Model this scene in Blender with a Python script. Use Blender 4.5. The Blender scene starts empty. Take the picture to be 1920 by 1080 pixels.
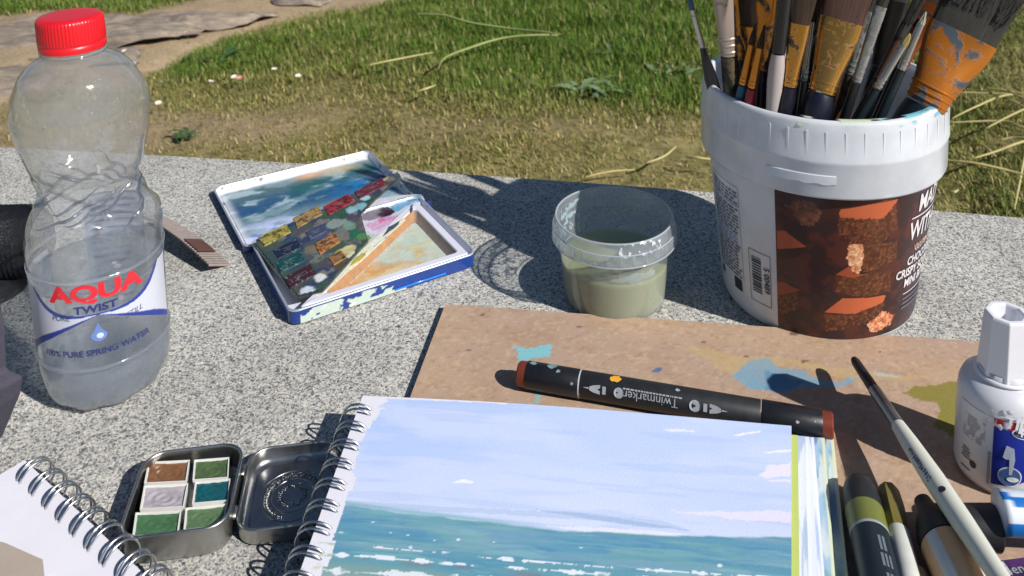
import bpy, bmesh, math, random
import numpy as np
from mathutils import Vector, Matrix

random.seed(7)
RNG = np.random.default_rng(11)
SC = bpy.context.scene
COL = SC.collection

# ------------------------------------------------------------------ camera
F_PX, CX, CY, PITCH, ROLL, CAM_H = 1700.0, 960.0, -200.0, 8.5, -1.4, 0.335
cam_d = bpy.data.cameras.new('camera')
cam = bpy.data.objects.new('camera', cam_d)
COL.objects.link(cam)
cam_d.sensor_width = 36.0
cam_d.sensor_fit = 'HORIZONTAL'
cam_d.lens = 36.0 * F_PX / 1920.0
cam_d.shift_y = -(540.0 - CY) / 1920.0          # the picture is the lower part of a taller frame
cam_d.clip_start = 0.01
cam_d.clip_end = 2000.0
_p, _r = math.radians(PITCH), math.radians(ROLL)
_R = Vector((1, 0, 0)); _F = Vector((0, math.cos(_p), -math.sin(_p))); _U = _R.cross(_F)
R2 = _R * math.cos(_r) + _U * math.sin(_r)
U2 = -_R * math.sin(_r) + _U * math.cos(_r)
cam.matrix_world = Matrix(((R2.x, U2.x, -_F.x, 0), (R2.y, U2.y, -_F.y, 0), (R2.z, U2.z, -_F.z, CAM_H), (0, 0, 0, 1)))
SC.camera = cam
cam_d.dof.use_dof = True; cam_d.dof.focus_distance = 0.47; cam_d.dof.aperture_fstop = 24.0

# ------------------------------------------------------------------ sky, sun, exposure
SUN_EL, SHADOW_AZ = 38.0, 143.2                 # degrees; azimuth of the shadows on the bench
SUN_STRENGTH, SKY_STRENGTH = 4.6, 0.05
EXPOSURE = 0.22
sx, sy = -math.cos(math.radians(SHADOW_AZ)), -math.sin(math.radians(SHADOW_AZ))
world = bpy.data.worlds.new('World'); SC.world = world; world.use_nodes = True
wn = world.node_tree.nodes; wl = world.node_tree.links
sky = wn.new('ShaderNodeTexSky'); sky.sky_type = 'NISHITA'; sky.sun_disc = False
sky.sun_elevation = math.radians(SUN_EL); sky.sun_rotation = math.atan2(sx, sy)
sky.air_density = 1.0; sky.dust_density = 0.2; sky.ozone_density = 3.0
wl.new(sky.outputs[0], wn['Background'].inputs[0]); wn['Background'].inputs[1].default_value = SKY_STRENGTH
sun_d = bpy.data.lights.new('sun', 'SUN'); sun_d.energy = SUN_STRENGTH; sun_d.angle = math.radians(0.55)
sun_d.color = (1.0, 0.97, 0.92)
sun = bpy.data.objects.new('sun', sun_d); COL.objects.link(sun)
_ld = Vector((-sx * math.cos(math.radians(SUN_EL)), -sy * math.cos(math.radians(SUN_EL)), -math.sin(math.radians(SUN_EL))))
sun.rotation_euler = _ld.to_track_quat('-Z', 'Y').to_euler(); sun.location = (1, -1, 2)
SC.view_settings.view_transform = 'Standard'; SC.view_settings.look = 'None'
SC.view_settings.exposure = EXPOSURE; SC.view_settings.gamma = 1.0
cy = SC.cycles
SC.render.engine = 'CYCLES'
cy.use_denoising = True; cy.max_bounces = 14; cy.transparent_max_bounces = 24; cy.transmission_bounces = 12
cy.diffuse_bounces = 4; cy.glossy_bounces = 5; cy.sample_clamp_indirect = 6.0; cy.blur_glossy = 0.6
cy.caustics_reflective = False; cy.caustics_refractive = True

# ------------------------------------------------------------------ helpers
def lin(r, g, b, k=1.0):
    f = lambda c: (c / 255 / 12.92 if c / 255 <= 0.04045 else ((c / 255 + 0.055) / 1.055) ** 2.4) * k
    return (f(r), f(g), f(b))
def ray(px, py):
    return R2 * ((px - CX) / F_PX) - U2 * ((py - CY) / F_PX) + _F
def P(px, py, z=0.0):
    d = ray(px, py); return Vector((0, 0, CAM_H)) + d * ((z - CAM_H) / d.z)
def PY(px, py, Y):
    d = ray(px, py); return Vector((0, 0, CAM_H)) + d * (Y / d.y)
def Q(v):
    v = Vector(v) - Vector((0, 0, CAM_H)); zc = v.dot(_F)
    return CX + F_PX * v.dot(R2) / zc, CY - F_PX * v.dot(U2) / zc
def _hash(ix, iy, s):
    h = (ix.astype(np.int64) * 374761393 + iy.astype(np.int64) * 668265263 + s * 1442695041) & 0xffffffff
    h = ((h ^ (h >> 13)) * 1274126177) & 0xffffffff
    h = (h ^ (h >> 16)) & 0xffffffff
    return h / 4294967295.0
def vnoise(x, y, s=0):
    x = np.asarray(x, float); y = np.asarray(y, float)
    ix = np.floor(x); iy = np.floor(y); fx = x - ix; fy = y - iy
    fx = fx * fx * (3 - 2 * fx); fy = fy * fy * (3 - 2 * fy)
    a = _hash(ix, iy, s); b = _hash(ix + 1, iy, s); c = _hash(ix, iy + 1, s); d = _hash(ix + 1, iy + 1, s)
    return (a * (1 - fx) + b * fx) * (1 - fy) + (c * (1 - fx) + d * fx) * fy
def fbm(x, y, s=0, o=4):
    t = 0; a = 0.5; n = 0
    for k in range(o):
        t = t + a * vnoise(np.asarray(x) * 2 ** k, np.asarray(y) * 2 ** k, s + 17 * k); n += a; a *= 0.5
    return t / n
def smooth(a, b, x):
    t = np.clip((x - a) / (b - a), 0, 1); return t * t * (3 - 2 * t)
def mixc(c, col, m):
    m = np.asarray(m)[..., None]; return c * (1 - m) + np.array(col) * m
def inpoly(x, y, poly):
    ins = np.zeros(np.shape(x), bool); n = len(poly)
    for i in range(n):
        x1, y1 = poly[i]; x2, y2 = poly[(i + 1) % n]
        if y1 == y2: continue
        c = ((y1 > y) != (y2 > y)) & (x < (x2 - x1) * (y - y1) / (y2 - y1) + x1)
        ins ^= c
    return ins

def tag(o, label=None, cat=None, group=None, kind=None):
    if label: o['label'] = label
    if cat: o['category'] = cat
    if group: o['group'] = group
    if kind: o['kind'] = kind
    return o
def thing(name, label, cat, loc=(0, 0, 0), rotz=0.0, group=None):
    o = bpy.data.objects.new(name, None); COL.objects.link(o)
    o.empty_display_size = 0.01
    o.location = loc; o.rotation_euler = (0, 0, rotz)
    return tag(o, label, cat, group)
def mk(name, verts, faces, mat, parent=None, smooth_=True, world=False, colors=None, flatsharp=None):
    """one mesh object; world=True: verts are world coordinates and get moved into the (unrotated) parent's space"""
    me = bpy.data.meshes.new(name)
    v = np.asarray([tuple(q) for q in verts], float) if not isinstance(verts, np.ndarray) else verts
    if world and parent is not None:
        v = v - np.array(parent.location)
    me.from_pydata(v.tolist(), [], [list(f) for f in faces]); me.update()
    if smooth_: me.polygons.foreach_set('use_smooth', [True] * len(me.polygons))
    if colors is not None:
        ca = me.color_attributes.new('Col', 'FLOAT_COLOR', 'POINT')
        c = np.asarray(colors, float)
        if c.shape[1] == 3: c = np.hstack([c, np.ones((len(c), 1))])
        ca.data.foreach_set('color', c.ravel().astype(np.float32))
    if flatsharp is not None:
        try: me.set_sharp_from_angle(angle=math.radians(flatsharp))
        except Exception: pass
    o = bpy.data.objects.new(name, me); COL.objects.link(o)
    if mat: me.materials.append(mat)
    if parent is not None: o.parent = parent
    return o
def share(o, parent, name=None):
    c = o.copy(); COL.objects.link(c); c.parent = parent
    return c
def loft(rings, cap0=True, cap1=True, closed=False):
    n = len(rings[0]); V = [tuple(p) for r in rings for p in r]; Fc = []
    m = len(rings)
    for i in range(m if closed else m - 1):
        j = (i + 1) % m
        for k in range(n):
            l = (k + 1) % n
            Fc.append((i * n + k, i * n + l, j * n + l, j * n + k))
    if not closed:
        if cap0: Fc.append(tuple(range(n - 1, -1, -1)))
        if cap1: Fc.append(tuple((m - 1) * n + k for k in range(n)))
    return V, Fc
def lathe(prof, n=48, cap0=True, cap1=True, fn=None):
    rings = []
    for r, z in prof:
        rr = []
        for k in range(n):
            t = 2 * math.pi * k / n
            q = r if fn is None else fn(r, z, t)
            rr.append((q * math.sin(t), -q * math.cos(t), z))
        rings.append(rr)
    return loft(rings, cap0, cap1)
def tube(pts, rad, n=8, caps=True):
    pts = [Vector(p) for p in pts]; rings = []
    up = None
    for i, p in enumerate(pts):
        d = (pts[min(i + 1, len(pts) - 1)] - pts[max(i - 1, 0)]).normalized()
        if up is None:
            up = d.orthogonal().normalized()
        up = (up - d * up.dot(d)).normalized(); s = d.cross(up)
        r = rad[i] if hasattr(rad, '__len__') else rad
        rings.append([p + (up * math.cos(2 * math.pi * k / n) + s * math.sin(2 * math.pi * k / n)) * r for k in range(n)])
    return loft(rings, caps, caps)
def rrect(w, h, r, seg=6, z=0.0, cx=0, cy_=0):
    out = []
    for (sx_, sy_, a0) in ((1, 1, 0), (-1, 1, 90), (-1, -1, 180), (1, -1, 270)):
        for k in range(seg + 1):
            a = math.radians(a0 + 90 * k / seg)
            out.append((cx + sx_ * (w / 2 - r) + r * math.cos(a), cy_ + sy_ * (h / 2 - r) + r * math.sin(a), z))
    return out
def box_bevel(sx_, sy_, sz_, bev=0.001, seg=2, loc=(0, 0, 0)):
    bm = bmesh.new(); bmesh.ops.create_cube(bm, size=1)
    bmesh.ops.scale(bm, vec=(sx_, sy_, sz_), verts=bm.verts)
    if bev: bmesh.ops.bevel(bm, geom=bm.edges[:], offset=bev, segments=seg, affect='EDGES', profile=0.6)
    bmesh.ops.translate(bm, vec=loc, verts=bm.verts)
    V = [tuple(v.co) for v in bm.verts]; Fc = [[v.index for v in f.verts] for f in bm.faces]; bm.free()
    return V, Fc
def prism(poly, thick, nrm):
    """polygon (list of Vector) extruded by thick along nrm"""
    n = len(poly); V = [Vector(p) for p in poly] + [Vector(p) + Vector(nrm) * thick for p in poly]
    Fc = [tuple(range(n - 1, -1, -1)), tuple(range(n, 2 * n))]
    for k in range(n):
        l = (k + 1) % n; Fc.append((k, l, n + l, n + k))
    return V, Fc
def join(*vf):
    V = []; Fc = []
    for v, f in vf:
        o = len(V); V += [tuple(p) for p in v]; Fc += [tuple(i + o for i in q) for q in f]
    return V, Fc
def grid_faces(nu, nv):
    i, j = np.meshgrid(np.arange(nv - 1), np.arange(nu - 1), indexing='ij')
    a = (i * nu + j).ravel()
    return np.stack([a, a + 1, a + nu + 1, a + nu], 1)

# ------------------------------------------------------------------ materials
MATS = {}
def _new(name):
    m = bpy.data.materials.new(name); m.use_nodes = True
    return m, m.node_tree.nodes, m.node_tree.links, m.node_tree.nodes['Principled BSDF']
def pm(name, col, rough=0.5, metal=0.0, var=0.12, scale=60.0, bump=0.0, bscale=400.0, coat=0.0, spec=0.5, aniso=None):
    """plain procedural material: base colour broken up by noise, noise in roughness, optional fine bump"""
    if name in MATS: return MATS[name]
    m, n, l, b = _new(name)
    tc = n.new('ShaderNodeTexCoord'); nz = n.new('ShaderNodeTexNoise'); nz.inputs['Scale'].default_value = scale
    nz.inputs['Detail'].default_value = 6; nz.inputs['Roughness'].default_value = 0.65
    src = tc.outputs['Object']
    if aniso:
        mp = n.new('ShaderNodeMapping'); mp.inputs['Scale'].default_value = aniso; l.new(src, mp.inputs[0]); src = mp.outputs[0]
    l.new(src, nz.inputs['Vector'])
    cr = n.new('ShaderNodeValToRGB')
    cr.color_ramp.elements[0].position = 0.3; cr.color_ramp.elements[1].position = 0.7
    cr.color_ramp.elements[0].color = tuple(max(0, c * (1 - var)) for c in col) + (1,)
    cr.color_ramp.elements[1].color = tuple(min(1, c * (1 + var)) for c in col) + (1,)
    l.new(nz.outputs[0], cr.inputs[0]); l.new(cr.outputs[0], b.inputs['Base Color'])
    mr = n.new('ShaderNodeMapRange'); mr.inputs[3].default_value = max(0.02, rough - 0.08); mr.inputs[4].default_value = min(1, rough + 0.08)
    l.new(nz.outputs[0], mr.inputs[0]); l.new(mr.outputs[0], b.inputs['Roughness'])
    b.inputs['Metallic'].default_value = metal; b.inputs['Specular IOR Level'].default_value = spec
    b.inputs['Coat Weight'].default_value = coat
    if bump:
        n2 = n.new('ShaderNodeTexNoise'); n2.inputs['Scale'].default_value = bscale; n2.inputs['Detail'].default_value = 4
        l.new(src, n2.inputs['Vector'])
        bp = n.new('ShaderNodeBump'); bp.inputs['Strength'].default_value = bump; bp.inputs['Distance'].default_value = 0.001
        l.new(n2.outputs[0], bp.inputs['Height']); l.new(bp.outputs[0], b.inputs['Normal'])
    MATS[name] = m; return m
def splat(name, base, paint, amount=0.5, scale=120.0, metal=0.9, rough=0.32, paint2=None, aniso=(1, 1, 1)):
    """metal or lacquer with dried paint on it"""
    if name in MATS: return MATS[name]
    m, n, l, b = _new(name)
    tc = n.new('ShaderNodeTexCoord'); mp = n.new('ShaderNodeMapping'); mp.inputs['Scale'].default_value = aniso
    l.new(tc.outputs['Object'], mp.inputs[0])
    nz = n.new('ShaderNodeTexNoise'); nz.inputs['Scale'].default_value = scale; nz.inputs['Detail'].default_value = 9; nz.inputs['Roughness'].default_value = 0.62
    nz.inputs['Distortion'].default_value = 0.8
    l.new(mp.outputs[0], nz.inputs['Vector'])
    cr = n.new('ShaderNodeValToRGB'); e = 1 - amount
    cr.color_ramp.elements[0].position = e - 0.045; cr.color_ramp.elements[1].position = e + 0.03
    l.new(nz.outputs[0], cr.inputs[0])
    pc = n.new('ShaderNodeMix'); pc.data_type = 'RGBA'
    nz2 = n.new('ShaderNodeTexNoise'); nz2.inputs['Scale'].default_value = scale * 0.7
    l.new(tc.outputs['Object'], nz2.inputs['Vector']); l.new(nz2.outputs[0], pc.inputs[0])
    pc.inputs[6].default_value = (*paint, 1); pc.inputs[7].default_value = (*(paint2 or tuple(c * 0.5 for c in paint)), 1)
    mx = n.new('ShaderNodeMix'); mx.data_type = 'RGBA'; mx.inputs[6].default_value = (*base, 1)
    l.new(cr.outputs[0], mx.inputs[0]); l.new(pc.outputs[2], mx.inputs[7]); l.new(mx.outputs[2], b.inputs['Base Color'])
    m1 = n.new('ShaderNodeMapRange'); m1.inputs[3].default_value = metal; m1.inputs[4].default_value = 0
    l.new(cr.outputs[0], m1.inputs[0]); l.new(m1.outputs[0], b.inputs['Metallic'])
    m2 = n.new('ShaderNodeMapRange'); m2.inputs[3].default_value = rough; m2.inputs[4].default_value = 0.6
    l.new(cr.outputs[0], m2.inputs[0]); l.new(m2.outputs[0], b.inputs['Roughness'])
    bp = n.new('ShaderNodeBump'); bp.inputs['Strength'].default_value = 0.22; bp.inputs['Distance'].default_value = 0.0004
    l.new(cr.outputs[0], bp.inputs['Height']); l.new(bp.outputs[0], b.inputs['Normal'])
    MATS[name] = m; return m
def vcol(name, rough=0.5, bump=0.0, bscale=500.0, var=0.06, nscale=200.0, metal=0.0, coat=0.0, spec=0.5):
    """colour from the mesh's own colour attribute, with procedural grain"""
    if name in MATS: return MATS[name]
    m, n, l, b = _new(name)
    at = n.new('ShaderNodeAttribute'); at.attribute_name = 'Col'
    tc = n.new('ShaderNodeTexCoord'); nz = n.new('ShaderNodeTexNoise'); nz.inputs['Scale'].default_value = nscale
    nz.inputs['Detail'].default_value = 5; l.new(tc.outputs['Object'], nz.inputs['Vector'])
    mr = n.new('ShaderNodeMapRange'); mr.inputs[1].default_value = 0.25; mr.inputs[2].default_value = 0.75
    mr.inputs[3].default_value = 1 - var; mr.inputs[4].default_value = 1 + var
    l.new(nz.outputs[0], mr.inputs[0])
    mx = n.new('ShaderNodeMix'); mx.data_type = 'RGBA'; mx.blend_type = 'MULTIPLY'; mx.inputs[0].default_value = 1
    l.new(at.outputs[0], mx.inputs[6]); l.new(mr.outputs[0], mx.inputs[7]); l.new(mx.outputs[2], b.inputs['Base Color'])
    b.inputs['Roughness'].default_value = rough; b.inputs['Metallic'].default_value = metal
    b.inputs['Coat Weight'].default_value = coat; b.inputs['Specular IOR Level'].default_value = spec
    if bump:
        n2 = n.new('ShaderNodeTexNoise'); n2.inputs['Scale'].default_value = bscale; l.new(tc.outputs['Object'], n2.inputs['Vector'])
        bp = n.new('ShaderNodeBump'); bp.inputs['Strength'].default_value = bump; bp.inputs['Distance'].default_value = 0.001
        l.new(n2.outputs[0], bp.inputs['Height']); l.new(bp.outputs[0], b.inputs['Normal'])
    MATS[name] = m; return m
def thin_plastic(name, tint, milk, milk_col, gloss=1.0, rough=0.06, spots=0.0, refr=0.0, tl_share=0.5, zmilk=None, gbump=0.0):
    """thin clear wall: light passes straight through, Fresnel reflection, a share of milky scatter"""
    m, n, l, b = _new(name); n.remove(b)
    out = n['Material Output']
    tr = n.new('ShaderNodeBsdfTransparent'); tr.inputs[0].default_value = (*tint, 1)
    gl = n.new('ShaderNodeBsdfGlossy'); gl.inputs['Roughness'].default_value = rough
    df = n.new('ShaderNodeBsdfDiffuse'); df.inputs[0].default_value = (*milk_col, 1)
    tl = n.new('ShaderNodeBsdfTranslucent'); tl.inputs[0].default_value = (*milk_col, 1)
    dm = n.new('ShaderNodeMixShader'); dm.inputs[0].default_value = tl_share; l.new(df.outputs[0], dm.inputs[1]); l.new(tl.outputs[0], dm.inputs[2])
    tc = n.new('ShaderNodeTexCoord'); nz = n.new('ShaderNodeTexNoise'); nz.inputs['Scale'].default_value = 45
    nz.inputs['Detail'].default_value = 6; l.new(tc.outputs['Object'], nz.inputs['Vector'])
    mr = n.new('ShaderNodeMapRange'); mr.inputs[1].default_value = 0.3; mr.inputs[2].default_value = 0.7
    mr.inputs[3].default_value = milk * 0.85; mr.inputs[4].default_value = min(1, milk * 1.15)
    l.new(nz.outputs[0], mr.inputs[0])
    fac = mr.outputs[0]
    if zmilk:
        sp = n.new('ShaderNodeSeparateXYZ'); l.new(tc.outputs['Object'], sp.inputs[0])
        zr = n.new('ShaderNodeMapRange'); zr.interpolation_type = 'SMOOTHSTEP'; l.new(sp.outputs[2], zr.inputs[0])
        for i_, v_ in enumerate((zmilk[0], zmilk[1], 1.0, zmilk[2])): zr.inputs[1 + i_].default_value = v_
        zm = n.new('ShaderNodeMath'); zm.operation = 'MULTIPLY'; l.new(fac, zm.inputs[0]); l.new(zr.outputs[0], zm.inputs[1]); fac = zm.outputs[0]
    if gbump:
        gn = n.new('ShaderNodeTexNoise'); gn.inputs['Scale'].default_value = 75; gn.inputs['Detail'].default_value = 3; l.new(tc.outputs['Object'], gn.inputs['Vector'])
        gb = n.new('ShaderNodeBump'); gb.inputs['Strength'].default_value = gbump; gb.inputs['Distance'].default_value = 0.002; l.new(gn.outputs[0], gb.inputs['Height']); l.new(gb.outputs[0], gl.inputs['Normal'])
    if spots:
        vo = n.new('ShaderNodeTexVoronoi'); vo.inputs['Scale'].default_value = 260; l.new(tc.outputs['Object'], vo.inputs['Vector'])
        lt = n.new('ShaderNodeMath'); lt.operation = 'LESS_THAN'; lt.inputs[1].default_value = spots; l.new(vo.outputs['Distance'], lt.inputs[0])
        ad = n.new('ShaderNodeMath'); ad.operation = 'MULTIPLY_ADD'; ad.inputs[1].default_value = 0.35; l.new(lt.outputs[0], ad.inputs[0]); l.new(fac, ad.inputs[2])
        fac = ad.outputs[0]
    if refr:
        rf = n.new('ShaderNodeBsdfRefraction'); rf.inputs[0].default_value = (*tint, 1); rf.inputs['IOR'].default_value = 1.12; rf.inputs['Roughness'].default_value = 0.01
        mm = n.new('ShaderNodeMixShader'); mm.inputs[0].default_value = refr; l.new(tr.outputs[0], mm.inputs[1]); l.new(rf.outputs[0], mm.inputs[2]); tr = mm
    m1 = n.new('ShaderNodeMixShader'); l.new(fac, m1.inputs[0]); l.new(tr.outputs[0], m1.inputs[1]); l.new(dm.outputs[0], m1.inputs[2])
    fr = n.new('ShaderNodeLayerWeight'); fr.inputs['Blend'].default_value = 0.5
    pw = n.new('ShaderNodeMath'); pw.operation = 'POWER'; pw.inputs[1].default_value = 4.0; l.new(fr.outputs['Facing'], pw.inputs[0])
    mu = n.new('ShaderNodeMath'); mu.operation = 'MULTIPLY_ADD'; mu.inputs[1].default_value = 0.55 * gloss; mu.inputs[2].default_value = 0.04 * gloss; mu.use_clamp = True
    l.new(pw.outputs[0], mu.inputs[0])
    m2 = n.new('ShaderNodeMixShader'); l.new(mu.outputs[0], m2.inputs[0]); l.new(m1.outputs[0], m2.inputs[1]); l.new(gl.outputs[0], m2.inputs[2])
    l.new(m2.outputs[0], out.inputs[0])
    return m
def film(name, rough=0.35):
    """printed clear film: colour and opacity from the colour attribute"""
    m, n, l, b = _new(name)
    at = n.new('ShaderNodeAttribute'); at.attribute_name = 'Col'
    nz = n.new('ShaderNodeTexNoise'); nz.inputs['Scale'].default_value = 150
    mx = n.new('ShaderNodeMix'); mx.data_type = 'RGBA'; mx.blend_type = 'MULTIPLY'; mx.inputs[0].default_value = 0.12
    l.new(at.outputs[0], mx.inputs[6]); l.new(nz.outputs[1], mx.inputs[7])
    l.new(mx.outputs[2], b.inputs['Base Color']); b.inputs['Roughness'].default_value = rough
    tr = n.new('ShaderNodeBsdfTransparent'); ms = n.new('ShaderNodeMixShader')
    l.new(at.outputs['Alpha'], ms.inputs[0]); l.new(tr.outputs[0], ms.inputs[1]); l.new(b.outputs[0], ms.inputs[2])
    l.new(ms.outputs[0], n['Material Output'].inputs[0])
    return m

# ------------------------------------------------------------------ lettering
_tc = {}
def text2d(s, size, bold=0.0, align='CENTER'):
    k = (s, size, bold, align)
    if k in _tc: return _tc[k]
    cu = bpy.data.curves.new('lettering_source', 'FONT'); cu.body = s; cu.size = size; cu.align_x = align; cu.align_y = 'CENTER'
    cu.offset = bold; cu.resolution_u = 3; cu.fill_mode = 'FRONT'
    ob = bpy.data.objects.new('lettering_source', cu); COL.objects.link(ob)
    dg = bpy.context.evaluated_depsgraph_get(); me = bpy.data.meshes.new_from_object(ob.evaluated_get(dg))
    V = [(v.co.x, v.co.y) for v in me.vertices]; Fc = [tuple(p.vertices) for p in me.polygons]
    bpy.data.objects.remove(ob); bpy.data.curves.remove(cu); bpy.data.meshes.remove(me)
    _tc[k] = (V, Fc); return V, Fc
def text_on(name, s, size, fn, mat, parent, bold=0.0, world=True, sx_=1.0, align='CENTER', shear=0.0):
    """lettering whose flat (x, y) goes through fn to a 3D point"""
    V, Fc = text2d(s, size, bold, align)
    return mk(name, [fn(x * sx_ + y * shear, y) for x, y in V], Fc, mat, parent, smooth_=False, world=world)
def subdivided_band(name, t0, t1, z0, z1, rad, c, mat, parent, nu=24):
    """small printed bar following a cylinder"""
    V = []; 
    for z in (z0, z1):
        for k in range(nu + 1):
            t = t0 + (t1 - t0) * k / nu; r = rad(z)
            V.append((c[0] + r * math.sin(t), c[1] - r * math.cos(t), z))
    Fc = [(k, k + 1, nu + 2 + k, nu + 1 + k) for k in range(nu)]
    return V, Fc

# ================================================================== GROUND
GZ = -0.45
g_green = [(P(1080, 60, GZ), 0.62, 0.62, 1.0), (P(1250, 130, GZ), 0.34, 0.30, 0.9), (P(820, 40, GZ), 0.40, 0.6, 0.8), (P(1000, 140, GZ), 0.30, 0.26, 0.75),
           (P(400, 90, GZ), 0.32, 0.22, 0.75), (P(600, 60, GZ), 0.35, 0.4, 0.55), (P(1860, 290, GZ), 0.25, 0.35, 0.35), (P(1500, 30, GZ), 0.7, 0.7, 0.7), (P(1100, 170, GZ), 0.2, 0.13, 0.7)]
g_soil = [(P(420, 238, GZ), 0.24, 0.12, 0.85), (P(560, 205, GZ), 0.14, 0.10, 0.4), (P(300, 250, GZ), 0.2, 0.14, 0.9), (P(130, 260, GZ), 0.4, 0.2, 0.85), (P(900, 250, GZ), 0.3, 0.08, 0.35), (P(1290, 215, GZ), 0.2, 0.12, 0.3)]
_sand_line = [(P(x, y, GZ)) for x, y in ((0, 205), (240, 165), (330, 110), (440, 62), (560, 34), (700, 8), (820, -30), (1000, -120))]
def ground_masks(X, Y):
    wob = (fbm(X * 3, Y * 3, 3) - 0.5) * 0.5
    g = np.zeros_like(X)
    for c, rx, ry, a in g_green:
        d = np.sqrt(((X - c.x) / rx) ** 2 + ((Y - c.y) / ry) ** 2) + wob
        g = np.maximum(g, a * (1 - smooth(0.45, 1.25, d)))
    s = np.zeros_like(X)
    for c, rx, ry, a in g_soil:
        d = np.sqrt(((X - c.x) / rx) ** 2 + ((Y - c.y) / ry) ** 2) + wob
        s = np.maximum(s, a * (1 - smooth(0.5, 1.15, d)))
    xs = [p.x for p in _sand_line]; ys = [p.y for p in _sand_line]
    yl = np.interp(X, xs, ys, left=ys[0] - 0.1, right=30)
    sand = smooth(-0.10, 0.10, Y - yl + wob * 0.35)
    tuft = smooth(0.15, 0.3, Y - yl - 0.72 + wob * 0.6) * 0.8      # grass again beyond the rock path
    g = np.maximum(g * (1 - sand), tuft)
    return g, s * (1 - sand), sand * (1 - tuft)
def ground_z(X, Y):
    z = (fbm(X * 1.3, Y * 1.3, 5) - 0.5) * 0.10 + (fbm(X * 9, Y * 9, 8) - 0.5) * 0.022
    return GZ + z * smooth(1.0, 1.8, Y) * (1 - 0.6 * smooth(20, 60, np.hypot(X, Y)))
def _axis(lo, hi, step, far):
    a = np.arange(lo, hi + 1e-6, step); g = 1.16; up = []; d = step; v = hi
    while v < far: d *= g; v += d; up.append(v)
    dn = []; d = step; v = lo
    while v > -far: d *= g; v -= d; dn.append(v)
    return np.array(dn[::-1] + list(a) + up)
gx = _axis(-2.6, 2.4, 0.02, 600); gy = _axis(1.2, 4.4, 0.02, 600)
GX, GY = np.meshgrid(gx, gy)
gg, gs, gsd = ground_masks(GX, GY)
c = np.zeros(GX.shape + (3,)) + np.array(lin(132, 122, 82))
fine = fbm(GX * 60, GY * 60, 21, 3)
c = mixc(c, lin(150, 134, 92), smooth(0.5, 0.75, fine) * 0.7)
c = mixc(c, lin(84, 82, 44), smooth(0.55, 0.3, fine) * 0.6)
c = mixc(c, lin(62, 82, 26), gg * 0.9)
c = mixc(c, lin(150, 130, 104), np.clip(gs * 0.9, 0, 1))
c = mixc(c, lin(164, 144, 116), gsd)
c = c * (0.86 + 0.28 * fbm(GX * 25, GY * 25, 31, 3))[..., None]
ground = mk('ground', np.stack([GX.ravel(), GY.ravel(), ground_z(GX, GY).ravel()], 1), grid_faces(len(gx), len(gy)),
            vcol('ground_soil', 0.95, bump=0.9, bscale=160, var=0.3, nscale=110, spec=0.1), colors=c.reshape(-1, 3))
tag(ground, kind='structure')

# grass blades
def grass(name, n, seed):
    r = np.random.default_rng(seed)
    X = r.uniform(-2.3, 2.3, n); Y = 1.3 + 3.0 * r.uniform(0, 1, n) ** 1.25
    g, s, sd = ground_masks(X, Y)
    pn = fbm(X * 7, Y * 7, 41, 3)
    keep = r.uniform(0, 1, n) < np.clip(0.34 + 0.75 * g + (pn - 0.5) * 0.9, 0.06, 1) * (1 - 0.72 * s) * (1 - 0.985 * sd)
    X, Y, g, pn = X[keep], Y[keep], g[keep], pn[keep]; n = len(X)
    Z = ground_z(X, Y) - 0.002
    L = (0.008 + 0.022 * g + 0.011 * r.random(n)) * (0.7 + 0.6 * pn) * (1 + 0.6 * (r.random(n) > 0.96))
    w = 0.0007 + 0.0006 * r.random(n)
    az = r.uniform(0, 2 * np.pi, n); lean = np.clip(r.normal(0.95 - 0.35 * g, 0.35, n), 0.05, 1.45)
    dx, dy = np.cos(az), np.sin(az); px, py = -dy, dx
    def pt(f, ll):
        h = L * f * np.cos(ll); d = L * f * np.sin(ll)
        return X + dx * d, Y + dy * d, Z + h + 0.001
    b = np.stack([X, Y, Z], 1); wv = np.stack([px * w, py * w, np.zeros(n)], 1)
    m = np.stack(pt(0.55, lean * 0.7), 1); t = np.stack(pt(1.0, lean), 1)
    V = np.stack([b - wv, b + wv, m - wv * 0.8, m + wv * 0.8, t], 1).reshape(-1, 3)
    k = np.arange(n) * 5
    me = bpy.data.meshes.new(name)
    nf = n * 2
    quads = np.stack([k, k + 1, k + 3, k + 2], 1); tris = np.stack([k + 2, k + 3, k + 4], 1)
    loops = np.concatenate([quads.ravel(), tris.ravel()])
    me.vertices.add(len(V)); me.vertices.foreach_set('co', V.ravel())
    me.loops.add(len(loops)); me.loops.foreach_set('vertex_index', loops)
    me.polygons.add(nf)
    me.polygons.foreach_set('loop_start', np.concatenate([np.arange(n) * 4, n * 4 + np.arange(n) * 3]))
    me.update(calc_edges=True)
    dry = np.array(lin(160, 142, 92)); olive = np.array(lin(122, 124, 58)); green = np.array(lin(104, 132, 46)); dk = np.array(lin(62, 92, 30))
    q = r.random(n)
    gm = np.clip(g * 1.15 + (r.random(n) - 0.5) * 0.5 + (pn - 0.5) * 0.8, 0, 1)[:, None]
    colr = np.where(q[:, None] < 0.55, dry, olive) * (1 - gm) + np.where(q[:, None] < 0.3, dk, green) * gm
    straw = (r.random(n) > 0.93)[:, None]; colr = np.where(straw, np.array(lin(196, 178, 124)), colr)
    colr = colr * r.uniform(0.7, 1.25, n)[:, None]
    ca = me.color_attributes.new('Col', 'FLOAT_COLOR', 'POINT')
    ca.data.foreach_set('color', np.repeat(np.hstack([colr, np.ones((n, 1))]), 5, 0).ravel().astype(np.float32))
    mat = vcol('grass_blade', 0.6, var=0.15, nscale=300, spec=0.25)
    me.materials.append(mat); o = bpy.data.objects.new(name, me); COL.objects.link(o)
    return tag(o, 'short green and sun-dried grass growing behind the bench', 'grass', kind='stuff')
grass('grass', 760000, 5)

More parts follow.
